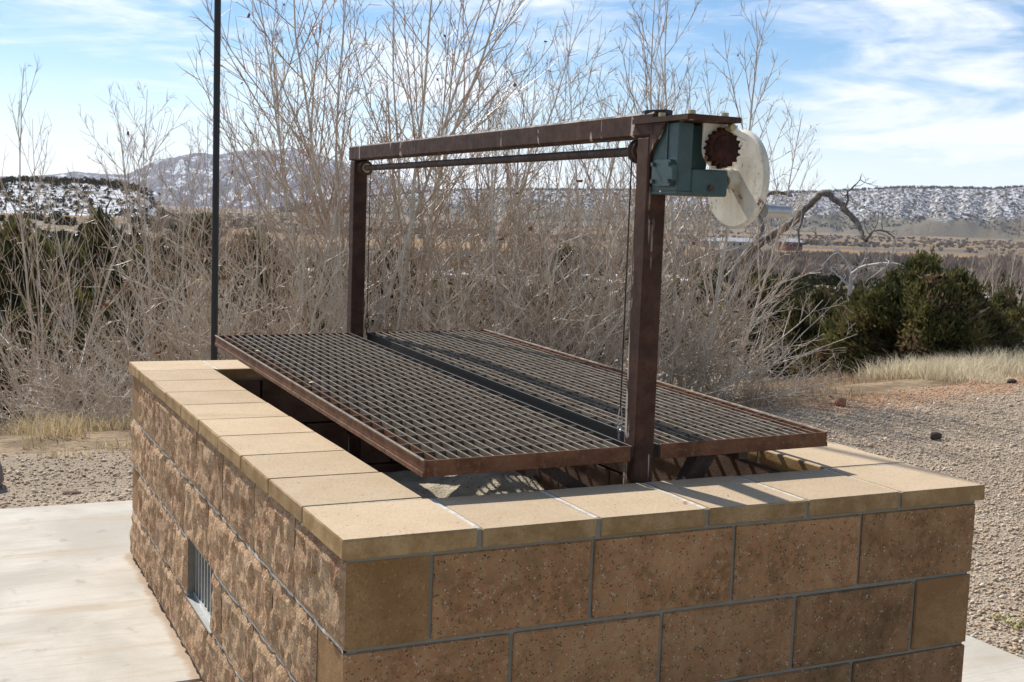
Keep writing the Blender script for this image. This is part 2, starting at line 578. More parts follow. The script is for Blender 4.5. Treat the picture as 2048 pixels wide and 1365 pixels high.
# ------------------------------------------------------------------ barbecue pit
LX, LY = 71.8, 119.8
VENT = (53.2, 68.9, 8.3, 16.0)
def split_block(name, parent, y0, y1, z0, z1, xf, side, depth=7.6):
    """a block whose outward (±X) face is broken stone; side = -1 faces -X"""
    ny, nz = max(4, int((y1 - y0) * 1.6)), 11
    y0, y1 = y0 + .06, y1 - .06
    ys, zs = np.linspace(y0, y1, ny), np.linspace(z0, z1, nz)
    Y, Z = np.meshgrid(ys, zs)
    d = fbm(Y * .62, Z * .50, xf * .3, 5, 4, .65)
    d = 1.15 * (d - .25) + .45 * np.abs(vnoise(Y * 1.25, Z * 1.0, 3.3, 9) - .5)
    edge = np.minimum(np.minimum(Y - y0, y1 - Y), np.minimum(Z - z0, z1 - Z))
    d = np.clip(d, 0.05, .8) * np.clip(edge / .45, 0, 1)
    X = xf + side * d
    v = [(X[j, i], Y[j, i], Z[j, i]) for j in range(nz) for i in range(ny)]
    f, mi = [], []
    for j in range(nz - 1):
        for i in range(ny - 1):
            q = (j * ny + i, j * ny + i + 1, (j + 1) * ny + i + 1, (j + 1) * ny + i)
            f.append(q)
            mi.append(0)
    b = len(v)
    xb = xf - side * depth
    v += [(xf, y0, z0), (xf, y1, z0), (xf, y1, z1), (xf, y0, z1), (xb, y0, z0), (xb, y1, z0), (xb, y1, z1), (xb, y0, z1)]
    for q in ((4, 5, 6, 7), (0, 4, 7, 3), (1, 2, 6, 5), (3, 7, 6, 2), (0, 1, 5, 4)):
        f.append(tuple(b + i for i in q))
        mi.append(1)
    o = mesh(name, [(x * I, y * I, z * I) for x, y, z in v], f, MT['split'], parent)
    o.data.materials.append(MT['smooth'])
    o.data.polygons.foreach_set("material_index", mi)
    import bmesh
    bm = bmesh.new()
    bm.from_mesh(o.data)
    bmesh.ops.recalc_face_normals(bm, faces=bm.faces)
    # the grid is an open sheet over the box: orient it outwards
    for fc in bm.faces:
        if fc.material_index == 0 and fc.normal.x * side < 0:
            fc.normal_flip()
    bm.to_mesh(o.data)
    bm.free()
    return o
def uneven(mb, rnd, d):
    mb.v = [(x + rnd.uniform(-d, d), y + rnd.uniform(-d, d), z + rnd.uniform(-d, d)) for x, y, z in mb.v]
    return mb
def build_pit():
    root = empty("barbecue_pit")
    tag(root, "large rectangular barbecue pit of tan and brown concrete blocks with smooth capstones", "fire pit")
    rnd = random.Random(4)
    def blk(a, b, mat, name="block"):
        j = rnd.uniform(-.03, .03)
        uneven(MB().cbox((a[0] + j, a[1] + j, a[2]), (b[0] + j, b[1] + j, b[2]), .13), rnd, .05).build(name, mat, root)
    for c in range(4):
        z1 = 32 - 8 * c
        z0 = z1 - 7.62
        even = c % 2 == 0
        # front and back walls (ground face); the smooth block ends close the corners of the side walls
        xs = [(8 + 16 * k, 8 + 16 * k + 15.6) for k in range(4)] if even else [(16 * k, 16 * k + 15.6) for k in range(4)]
        for (x0, x1) in xs:
            if even and x1 > 71:
                x1 = LX
            blk((x0, 0, z0), (x1, 7.6, z1), MT['ground_face'])
            bx0, bx1 = LX - x1, LX - x0
            blk((bx0, LY - 7.6, z0), (bx1, LY, z1), MT['ground_face'])
        # side walls (split face)
        for side, xf in ((-1, 0.0), (1, LX)):
            flip = (even if side < 0 else not even)
            seg = [(16 * k, 16 * k + 15.6) for k in range(7)] if flip else [(8.0 + 16 * k, 8.0 + 16 * k + 15.6) for k in range(7)]
            for (y0, y1) in seg:
                if not flip and y1 > 118.9:
                    y1 = LY
                if side < 0 and c == 2 and y1 > VENT[0] and y0 < VENT[1]:
                    if y0 < VENT[0] - 1:
                        split_block("block", root, y0, VENT[0] - .2, z0, z1, xf, side)
                    if y1 > VENT[1] + 1:
                        split_block("block", root, VENT[1] + .2, y1, z0, z1, xf, side)
                    continue
                split_block("block", root, y0, y1, z0, z1, xf, side)
            # the smooth 8 inch block closing the other corner
            ya, yb = (112, LY) if flip else (0, 7.6)
            bm_ = (side < 0 and flip) or (side > 0 and flip)
            blk((0 if side < 0 else LX - 7.6, ya, z0), (7.6 if side < 0 else LX, yb, z1), MT['smooth']) if False else None
    # corner ends: a front-wall block turns its smooth end to the side, so lay thin smooth facing there
    for c in range(4):
        z1 = 32 - 8 * c
        z0 = z1 - 7.62
        if c % 2 == 0:
            # far left corner: the back wall's block end, 8 inches wide
            blk((0, 112.2, z0), (LX - 64.2, LY, z1), MT['smooth'])
            # near right corner handled by the front wall's last block
        else:
            blk((0.0, 0.06, z0), (.3, 7.6, z1), MT['smooth'], "block_end")
            # near right corner shows the end of the side wall's block
            blk((64.0, -.02, z0), (LX, .4, z1), MT['smooth'], "block_end")
    # mortar between the blocks
    m = MB()
    r = .28
    m.box((r, r, 0), (LX - r, 7.4, 32.35))
    m.box((r, LY - 7.4, 0), (LX - r, LY - r, 32.35))
    m.box((LX - 7.4, 7.4, 0), (LX - r, LY - 7.4, 32.34))
    r = .10
    m.box((r, 7.4, 0), (7.4, VENT[0] - .1, 32.34))
    m.box((r, VENT[1] + .1, 0), (7.4, LY - 7.4, 32.34))
    m.box((r, VENT[0] - .1, 0), (7.4, VENT[1] + .1, VENT[2] - .2))
    m.box((r, VENT[0] - .1, VENT[3] + .2), (7.4, VENT[1] + .1, 32.34))
    m.build("mortar", MT['mortar'], root)
    # pale raked bed joints that stand a little proud along the split face
    for zz in (24.19, 16.19, 8.19):
        m = MB()
        ys = np.linspace(.2, LY - .2, 90)
        pts = [(.18 - .30 * float(vnoise(y * .9, zz, 0, 31)), y) for y in ys]
        for a, b in zip(pts[:-1], pts[1:]):
            if zz < 17 and a[1] > VENT[0] - 1 and b[1] < VENT[1] + 1:
                if m.v:
                    m.build("bed_joint", MT['pale'], root)
                    m = MB()
                continue
            v = [(a[0], a[1], zz - .17), (b[0], b[1], zz - .17), (b[0], b[1], zz + .15), (a[0], a[1], zz + .15),
                 (1.2, a[1], zz - .17), (1.2, b[1], zz - .17), (1.2, b[1], zz + .15), (1.2, a[1], zz + .15)]
            m.add(v, [(0, 1, 2, 3), (3, 2, 6, 7), (0, 4, 5, 1)])
        m.build("bed_joint", MT['pale'], root)
    # inner lining of sooty block
    for c in range(3):
        z1 = 32.1 - 8 * c
        z0 = z1 - 7.7
        off = 0 if c % 2 else 8
        for x0, x1 in ((7.7, 11.5), (LX - 11.5, LX - 7.7)):
            y = 11.7 - off
            while y < 108:
                a, b = max(y, 7.8), min(y + 15.7, LY - 7.8)
                if b - a > 1 and not (x0 < 10 and c == 2 and b > VENT[0] and a < VENT[1]):
                    MB().cbox((x0, a, z0), (x1, b, z1), .12).build("lining_block", MT['lining'], root)
                y += 16
        for y0, y1 in ((7.7, 11.5), (LY - 11.5, LY - 7.7)):
            x = 11.7 - off
            while x < 60:
                a, b = max(x, 11.7), min(x + 15.7, LX - 11.7)
                if b - a > 1:
                    MB().cbox((a, y0, z0), (b, y1, z1), .12).build("lining_block", MT['lining'], root)
                x += 16
    # capstones, each about 12 by 12 by 1.8 inches
    xs = [-.6, 12, 24, 36, 48, 60.3, 72.4]
    ys = [-.6] + [12 * k for k in range(1, 10)] + [108, 120.4]
    ys = sorted(set(ys))
    def cap(x0, y0, x1, y1):
        dz = rnd.uniform(-.035, .035)
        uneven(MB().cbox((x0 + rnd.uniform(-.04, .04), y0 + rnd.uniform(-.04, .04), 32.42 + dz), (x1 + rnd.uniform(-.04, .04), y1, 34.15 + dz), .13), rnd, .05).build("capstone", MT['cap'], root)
    g = .2
    for k in range(6):
        a = xs[k] + (g if k else 0)
        b = xs[k + 1] - (g if k < 5 else 0)
        cap(a, ys[0], b, 11.5)
        cap(a, LY - 11.5, b, ys[-1])
    g = .13
    for k in range(1, len(ys) - 2):
        a, b = ys[k] + (g if k > 1 else -.2), ys[k + 1] - (g if k < len(ys) - 3 else -.05)
        cap(xs[0], a, 11.45, b)
        cap(LX - 11.45, a, xs[-1], b)
    def joint(p, q):
        MB().box(p, q).build("cap_joint", MT['pale'], root)
    for k in range(1, 6):
        joint((xs[k] - g - .12, .0, 32.3), (xs[k] + g + .12, 11.4, 34.10))
        MB().box((xs[k] - g - .12, ys[0] + .2, 32.3), (xs[k] + g + .12, -.01, 34.06)).build("cap_joint", MT['mortar'], root)  # front ends take the darker mortar, their shade put into the colour
        joint((xs[k] - g - .12, LY - 11.4, 32.3), (xs[k] + g + .12, ys[-1] - .12, 34.10))
    for k in range(1, len(ys) - 1):
        zt = 34.09 if k in (1, len(ys) - 2) else 34.02
        joint((xs[0] + .15, ys[k] - .33, 32.31), (11.3, ys[k] + .2, zt))
        joint((LX - 11.3, ys[k] - .33, 32.31), (xs[-1] - .15, ys[k] + .2, zt + .02))
    # bed of mortar under the caps
    m = MB()
    for (a, b) in (((.1, .1, 32.0), (LX - .1, 11.3, 32.5)), ((.1, LY - 11.3, 32.0), (LX - .1, LY - .1, 32.5)),
                   ((.1, 11.3, 32.0), (11.2, LY - 11.3, 32.5)), ((LX - 11.2, 11.3, 32.0), (LX - .1, LY - 11.3, 32.5))):
        m.box(a, b)
    m.build("mortar", MT['mortar'], root)
    # steel air vent let into the left wall
    y0, y1, z0, z1 = VENT
    vent = MB()
    vent.box((1.4, y0, z0), (1.6, y0 + .3, z1)).box((1.4, y1 - .3, z0), (1.6, y1, z1))
    vent.box((1.4, y0 + .3, z1 - .3), (1.6, y1 - .3, z1))
    vo = vent.build("air_vent", MT['zinc'], root)
    tag(vo, "galvanised air vent with upright bars")
    MB().box((-.25, y0 - .1, z0 - .22), (1.9, y1 + .1, z0)).box((.7, y0 + .2, z0), (1.0, y1 - .2, z0 + .5)).build("sill", MT['zinc'], vo)
    b0 = MB().box((.8, -.18, z0 + .1), (1.35, .18, z1 - .15)).build("bar", MT['zinc'], vo)
    for k, y in enumerate(np.linspace(y0 + 1.2, y1 - 1.2, 8)):
        b = b0
        if k:
            b = b0.copy()
            link(b, vo)
        b.location = (0, y * I, 0)
    MB().box((5.6, y0, z0 - .1), (5.9, y1, z1 + .1)).build("back_plate", MT['dark'], vo)
build_pit()

def build_ash():
    nx, ny = 50, 90
    xs, ys = np.linspace(11.45, LX - 11.45, nx), np.linspace(11.45, LY - 11.45, ny)
    X, Y = np.meshgrid(xs, ys)
    Z = 12.5 + 2.2 * fbm(X * .09, Y * .09, 0, 3, 4) + 1.2 * fbm(X * .5, Y * .5, 0, 8, 3) \
        + 4.2 * np.exp(-(((X - 55) / 9) ** 2 + ((Y - 88) / 12) ** 2)) + 2.0 * np.exp(-(((X - 40) / 14) ** 2 + ((Y - 90) / 8) ** 2))
    V = np.stack([X, Y, Z], -1).reshape(-1, 3) * I
    i, j = np.meshgrid(np.arange(nx - 1), np.arange(ny - 1))
    a = (j * nx + i).ravel()
    F = np.stack([a, a + 1, a + nx + 1, a + nx], 1)
    k = Mat("ash_and_sand")
    c = k.mix(k.rng(k.noise(12, 5), .35, .65), (.40, .34, .24), (.54, .47, .35))
    c = k.mix(k.math('MULTIPLY', k.rng(k.voro(60), .3, .2), k.rng(k.noise(25, 2), .52, .6)), c, (.06, .05, .04))
    o = tri_mesh_np("ash_bed", V, F, k.done(c, .95, k.noise(90, 5), .8, .012), smooth=True)
    tag(o, "bed of pale sandy ash heaped inside the barbecue pit under the grates", "ash", kind="stuff")
build_ash()

# ------------------------------------------------------------------ grates
def build_grate(name, label, x0, wid, tiltx):
    z_top = 37.72 + .012 * (x0 - 11.5)
    root = empty(name, (x0 * I, 11.8 * I, z_top * I))
    tag(root, label, "grill grate", "steel grill grates over the barbecue pit")
    root.rotation_euler = (math.atan(.0225), -math.atan(.012), 0)
    L = 95.6
    def rail(a, b, nm="frame_rail"):
        return MB().cbox(a, b, .05).build(nm, MT['rail'], root)
    for xa, xb, sgn in ((0, .28, -1), (wid - .28, wid, 1)):
        if sgn == -tiltx:
            MB().cbox((xa if sgn < 0 else xb - .19, 0, -1.4), (xa + .19 if sgn < 0 else xb, L, 0), .03).build("inner_bar", MT['tar'], root)  # inner bars blackened: the shade of the gap is put into their colour
            continue
        r = rail((xa, 0, -1.62), (xb, L, .06))
        xo = 0 if sgn < 0 else wid
        MB().cyl((xo + .02 * sgn, .02, .0), (xo + .02 * sgn, L - .02, .0), .14, 10).build("edge_bead", MT['bar'], r, smooth=True)
        MB().cbox((xo - .14 if sgn < 0 else xo - .01, .02, -1.66), (xo + .01 if sgn < 0 else xo + .14, L - .02, -1.15), .04).build("edge_lip", MT['rail'], r)
    for ya, yb in ((-.02, .26), (L - .26, L + .02)):
        r = rail((.28, ya, -1.62), (wid - .28, yb, .02))
        y2, y3 = (yb + .01, yb + 2.6) if ya < 1 else (ya - 2.6, ya - .01)
        MB().cbox((.3, y2, -1.60), (wid - .3, y3, -1.38), .03).build("angle_leg", MT['dark'], r)
    n = int(round((wid - .56) / 1.2))
    sp = (wid - .56) / n
    def bars(mat):
        return MB().cbox((-.095, .26, -1.15), (.095, L - .26, 0), .03).build("bar", mat, root)
    p_in, p_ed = None, None
    for k in range(1, n):
        edge = k == (1 if tiltx < 0 else n - 1)
        src = p_ed if edge else p_in
        if src is None:
            o = bars(MT['rail'] if edge else MT['bar'])
            if edge:
                p_ed = o
            else:
                p_in = o
        else:
            o = src.copy()
            link(o, root)
        o.location = ((.28 + k * sp) * I, 0, 0)
    c0 = None
    for k in range(1, 24):
        if c0 is None:
            o = c0 = MB().cbox((.28, -.08, -1.0), (wid - .28, .08, -.05), .025).build("cross_bar", MT['bar'], root)
        else:
            o = c0.copy()
            link(o, root)
        o.location = (0, k * L / 24 * I, 0)
    # slanting carriers below
    for yy in (2.4, L - 3.4):
        if tiltx < 0:
            pts = [(12.6, -1.7), (14.8, -1.7), (23.9, -7.2), (23.9, -9.0)]
        else:
            pts = [(9.5, -1.7), (7.0, -1.7), (2.4, -9.6), (4.2, -10.4)]
        MB().prism(pts, 1, yy, yy + 1.6).build("brace", MT['dark'], root)
    MB().box((wid * .5 - .6, .3, -2.4), (wid * .5 + .6, L - .3, -1.64)).build("spine", MT['dark'], root)
    return root
gl = build_grate("grill_grate", "left-hand rusty steel bar grate, the wider one nearest the left capstones", 11.5, 23.4, -1)
gr = build_grate("grill_grate", "right-hand steel bar grate lying beyond the near post", 38.0, 22.6, 1)

# ------------------------------------------------------------------ lifting frame with winch
def build_frame():
    root = empty("lifting_frame", (0, 0, 0))
    tag(root, "rusty brown steel lifting frame with green gearbox, cables and white crank wheel", "hoist")
    def B(mb, name, mat, parent=root, smooth=False):
        return mb.build(name, MT[mat], parent, smooth)
    x0, x1 = 35.15, 37.55
    near = B(MB().cbox((x0, 11.9, 14), (x1, 14.25, 70.08), .16), "post", "rust")
    far = B(MB().cbox((x0, 107.9, 14), (x1, 110.3, 70.06), .16), "post", "rust")
    B(MB().cbox((x0 - .02, 11.2, 70.1), (x1 + .02, 111.2, 72.55), .22), "beam", "rust")
    # black sealing pad on the near end of the beam
    pad = MB()
    rs = random.Random(3)
    prof = []
    for k in range(14):
        t = 2 * math.pi * k / 14
        rr = 1 + rs.uniform(-.12, .12)
        prof.append((36.4 + 1.2 * rr * math.cos(t), 12.9 + 2.3 * rr * math.sin(t)))
    pad.prism(prof, 2, 72.3, 72.78)
    B(pad, "end_pad", "tar")
    # shaft with a pulley at each end
    B(MB().cyl((36.35, 11.0, 68.75), (36.35, 108.6, 68.75), .5, 18), "shaft", "dark", smooth=True)
    for yc in (15.6, 105.6):
        pu = B(MB().lathe((36.35, yc, 68.75), (0, 1, 0), [(-.62, .55), (-.62, 1.22), (-.48, 1.28), (-.36, 1.22), (-.2, .92), (.2, .92), (.36, 1.22), (.48, 1.28), (.62, 1.22), (.62, .55)], 30), "pulley", "dark", smooth=True)
        B(MB().lathe((36.35, yc, 68.75), (0, 1, 0), [(-.92, .5), (-.92, .78), (-.63, .78), (-.63, .5)], 20), "collar", "brass", pu, True)
        sx = -.95 if yc < 50 else .95
        B(MB().cyl((36.35 + sx, yc, 68.4), (36.35 + sx, yc, 40.6 + (2.2 if yc > 50 else 0)), .085, 8), "cable", "dark", smooth=True)
        xc, zb = 36.35 + sx, 40.9 + (2.2 if yc > 50 else 0)
        loop = []
        for k in range(13):
            t = math.pi * k / 12
            loop.append((xc + .33 * math.cos(t + math.pi), yc, zb - 1.0 - .33 * math.sin(t)))
        zm = "zinc" if yc < 50 else "dark"
        tm = B(MB().tube([(xc - .06, yc, zb + .5)] + loop + [(xc + .06, yc, zb + .5)], .07, 7), "thimble", zm, smooth=True)
        hk = [(xc + .36 * math.sin(2 * math.pi * k / 16), yc + .30 * math.sin(2 * math.pi * k / 16), zb - 1.6 + .42 * math.cos(2 * math.pi * k / 16)) for k in range(14)]
        hk += [(xc - .05, yc, zb - 2.2), (xc, yc, zb - 3.3)]
        B(MB().tube(hk, .12, 8), "eye_bolt", zm, smooth=True)
    # mounting plate
    pl = B(MB().prism([(34.85, 4.6), (35.05, 4.4), (41.0, 4.4), (41.2, 4.6), (41.2, 13.0), (38.6, 14.9), (34.85, 14.9)], 2, 71.42, 71.95), "mounting_plate", "rust")
    for (bx, by) in ((36.0, 5.6), (39.9, 5.6), (39.9, 11.0), (35.6, 10.4)):
        B(MB().cyl((bx, by, 71.96), (bx, by, 72.4), .36, 6), "bolt", "brass", pl)
    # gusset under the plate
    B(MB().prism([(11.88, 71.4), (11.88, 68.2), (9.0, 71.4)], 0, 35.2, 35.5), "gusset", "rust")
    # gearbox: an upright wheel case with a worm case along its foot
    gb = B(MB().cbox((35.62, 7.1, 64.3), (37.35, 11.85, 71.4), .14), "gearbox", "green")
    tag(gb, "dark green cast gearbox")
    B(MB().cbox((37.36, 7.05, 64.18), (41.72, 11.6, 66.85), .18), "worm_case", "green", gb)
    B(MB().cbox((37.36, 8.3, 66.86), (39.9, 11.5, 71.3), .12), "web", "green", gb)
    B(MB().cbox((35.5, 9.0, 66.9), (35.63, 9.25, 71.35), .03), "rib", "green", gb)
    yc, zc = 9.05, 66.35
    oct_ = [(-1.9, -.75), (-1.35, -1.3), (1.35, -1.3), (1.9, -.75), (1.9, .75), (1.35, 1.3), (-1.35, 1.3), (-1.9, .75)]
    cv = B(MB().prism([(yc + a, zc + b) for a, b in oct_], 0, 35.05, 35.62), "cover_plate", "green", gb)
    for a in (-1.45, 1.45):
        for b in (-.85, .85):
            B(MB().cyl((35.05, yc + a, zc + b), (34.72, yc + a, zc + b), .24, 6), "cover_bolt", "green", gb)
    B(MB().cyl((39.6, 7.04, 65.0), (39.6, 6.75, 65.0), .32, 6), "drain_plug", "dark", gb)
    B(MB().lathe((41.73, 9.2, 65.6), (1, 0, 0), [(0, 1.15), (.14, 1.15), (.14, .8)], 24), "bearing_cap", "green", gb, True)
    B(MB().cbox((35.55, 7.0, 64.2), (37.5, 11.9, 64.6), .08), "foot_flange", "green", gb)
    # cream guard plate with the ratchet gear in front of it
    arc = [(40.35 + 2.05 * math.cos(t), 68.95 + 2.05 * math.sin(t)) for t in np.linspace(math.pi, 2 * math.pi, 20)]
    gp = B(MB().prism(arc + [(42.4, 71.38), (38.3, 71.38)], 1, 6.85, 7.04), "guard_plate", "white")
    teeth = []
    nt_ = 18
    for k in range(nt_):
        t = 2 * math.pi * k / nt_
        for (dt, rr) in ((0, 1.98), (.07, 2.0), (.14, 1.72), (.25, 1.70)):
            rr = rr * rs.uniform(.95, 1.04)
            teeth.append((40.4 + rr * math.cos(t + dt), 69.0 + rr * math.sin(t + dt)))
    ge = B(MB().prism(teeth, 1, 6.1, 6.84), "ratchet_gear", "gear")
    B(MB().lathe((40.4, 6.1, 69.0), (0, -1, 0), [(0, 1.35), (.12, 1.25), (.16, .6), (.2, .5)], 11), "gear_hub", "gear", ge)
    pw = B(MB().prism([(40.3, 71.25), (40.9, 71.35), (43.0, 70.2), (42.85, 69.85), (42.2, 70.05), (40.6, 70.75)], 1, 5.75, 6.05), "pawl", "white")
    B(MB().cyl((40.7, 6.2, 71.0), (40.7, 5.2, 71.0), .36, 14), "pivot_bolt", "brass", pw, True)
    # crank wheel on the worm shaft
    cy, cz, cx = 8.85, 66.1, 43.75
    B(MB().lathe((41.7, cy, cz), (1, 0, 0), [(0, .75), (.5, .75), (.5, .55), (1.5, .55)], 22), "worm_shaft", "dark", smooth=True)
    cw = B(MB().lathe((cx, cy, cz), (1, 0, 0), [(-.0, .6), (.0, 4.85), (.1, 5.05), (.2, 5.1), (.62, 5.1), (.7, 5.0), (.7, .6)], 56), "crank_wheel", "white", smooth=True)
    tag(cw, "round white crank wheel with chipped paint")
    B(MB().lathe((42.6, cy, cz), (1, 0, 0), [(0, .62), (0, .98), (.15, 1.05), (1.16, 1.05)], 26), "wheel_hub", "white", cw, True)
    B(MB().lathe((cx + .72, 4.55, 62.9), (1, 0, 0), [(0, .72), (.3, .72), (.3, .64), (3.0, .64), (3.15, .56)], 24), "crank_handle", "grip", cw, True)
build_frame()

# ------------------------------------------------------------------ the land
def bearing(u, v=440.0):
    """horizontal unit direction seen in picture column u"""
    d = ROT.T @ np.array([(u - 1024.0) / FPX, (682.5 - v) / FPX, 1.0])
    return d / math.hypot(d[0], d[1])
def spot(u, v, D):
    """point at horizontal distance D (m) from the viewpoint, on the sight line of (u, v)"""
    return CAM + bearing(u, v) * D
EX = np.array([-40, -8, -0.12, 3, 6.3, 10.6, 16, 40.])
EY = np.array([5.2, 5.5, 5.75, 5.95, 6.25, 7.5, 9.8, 14.])
S_T = np.array([-1e6, 0, .7, 2, 5, 10, 20, 45, 100, 220, 450, 1000, 2500, 1e6])
S_H = np.array([-.10, -.07, -.10, -.32, -.95, -1.7, -3.0, -4.8, -7.0, -9.5, -12, -13.5, -14, -14])
def edge_y(x):
    return np.interp(x, EX, EY)
def ground_h(x, y):
    x, y = np.asarray(x, float), np.asarray(y, float)
    s = y - edge_y(x)
    h = np.interp(s, S_T, S_H)
    w = np.clip((s - 1) / 12, 0, 1)
    h = h + w * (fbm(x * .16, y * .16, 0, 11, 4) - .5) * .9
    w2 = np.clip((s - 40) / 120, 0, 1)
    h = h + w2 * (fbm(x * .012, y * .012, 0, 23, 4) - .5) * 4.0
    # a bench of higher ground on the left, below the snowy hill
    dx_, dy_ = x - CAM[0], y - CAM[1]
    az = np.degrees(np.arctan2(dx_, dy_))
    r = np.hypot(dx_, dy_)
    left = np.clip((15 - az) / 7, 0, 1) * np.clip((az + 40) / 15, 0, 1)
    h = h + left * np.interp(r, [0, 60, 150, 300, 700, 1500], [0, .2, 3.4, 7.5, 8.5, 0])
    return h
def grid_faces(nr, nc, wrap=False):
    i, j = np.meshgrid(np.arange(nc if wrap else nc - 1), np.arange(nr - 1))
    a = (j * nc + i).ravel()
    b = (j * nc + (i + 1) % nc).ravel()
    return np.stack([a, b, b + nc, a + nc], 1)
def m_ground():
    k = Mat("valley_ground")
    sub = k.n('ShaderNodeVectorMath', operation='DISTANCE')
    flat = k.n('ShaderNodeVectorMath', operation='MULTIPLY')
    k.l(k.pos, flat.inputs[0])
    flat.inputs[1].default_value = (1, 1, 0)
    k.l(flat.outputs[0], sub.inputs[0])
    sub.inputs[1].default_value = (float(CAM[0]), float(CAM[1]), 0)
    r = sub.outputs['Value']
    near = k.mix(k.rng(k.noise(3.2, 6, .65), .36, .64), (.19, .135, .085), (.36, .27, .17))
    near = k.mix(k.rng(k.noise(22, 5, .7), .5, .66), near, (.13, .085, .05))
    mid = k.mix(k.rng(k.noise(.09, 6, .65), .38, .62), (.155, .115, .075), (.27, .20, .125))
    mid = k.mix(k.rng(k.noise(.35, 5, .65), .52, .66), mid, (.07, .07, .04))
    snow = k.math('MULTIPLY', k.rng(k.noise(.23, 5, .6, vec=k.map((1, 1, 1), loc=(31, 12, 0))), .56, .60), k.math('MULTIPLY', k.rng(r, 16, 26), k.rng(r, 330, 200)))
    mid = k.mix(snow, mid, (.80, .82, .86))
    st = k.map((.32, 1.6, 1), rot=(0, 0, math.radians(27)))
    far = k.mix(k.rng(k.noise(.0042, 5, .6, vec=st), .42, .56), (.16, .13, .10), (.30, .19, .09))
    far = k.mix(k.rng(k.noise(.0075, 6, .65, vec=k.map((.3, 1.7, 1), rot=(0, 0, math.radians(24)), loc=(400, 90, 0))), .50, .60), far, (.15, .125, .11))
    far = k.mix(k.rng(k.noise(.03, 5, .65, vec=st), .54, .64), far, (.13, .115, .085))
    a = k.mix(k.rng(r, 16, 30), near, mid)
    a = k.mix(k.rng(r, 180, 420), a, far)
    return k.done(a, .95, k.noise(9, 6, .65), .6, .08, spec=.1)
def build_ground():
    az = np.concatenate([np.arange(-180, -8, 4.0), np.arange(-8, 62, .35), np.arange(62, 180, 4.0)])
    rr = np.concatenate([[.3], np.geomspace(1.0, 7000, 230)])
    A, Rr = np.meshgrid(np.radians(az), rr)
    X, Y = CAM[0] + Rr * np.sin(A), CAM[1] + Rr * np.cos(A)
    Z = ground_h(X, Y)
    V = np.stack([X, Y, Z], -1).reshape(-1, 3)
    F = grid_faces(len(rr), len(az), True)[:, ::-1]
    o = tri_mesh_np("ground", V, F, m_ground(), smooth=True)
    tag(o, "dry sloping ground falling away to the valley floor", "ground", kind="structure")
build_ground()

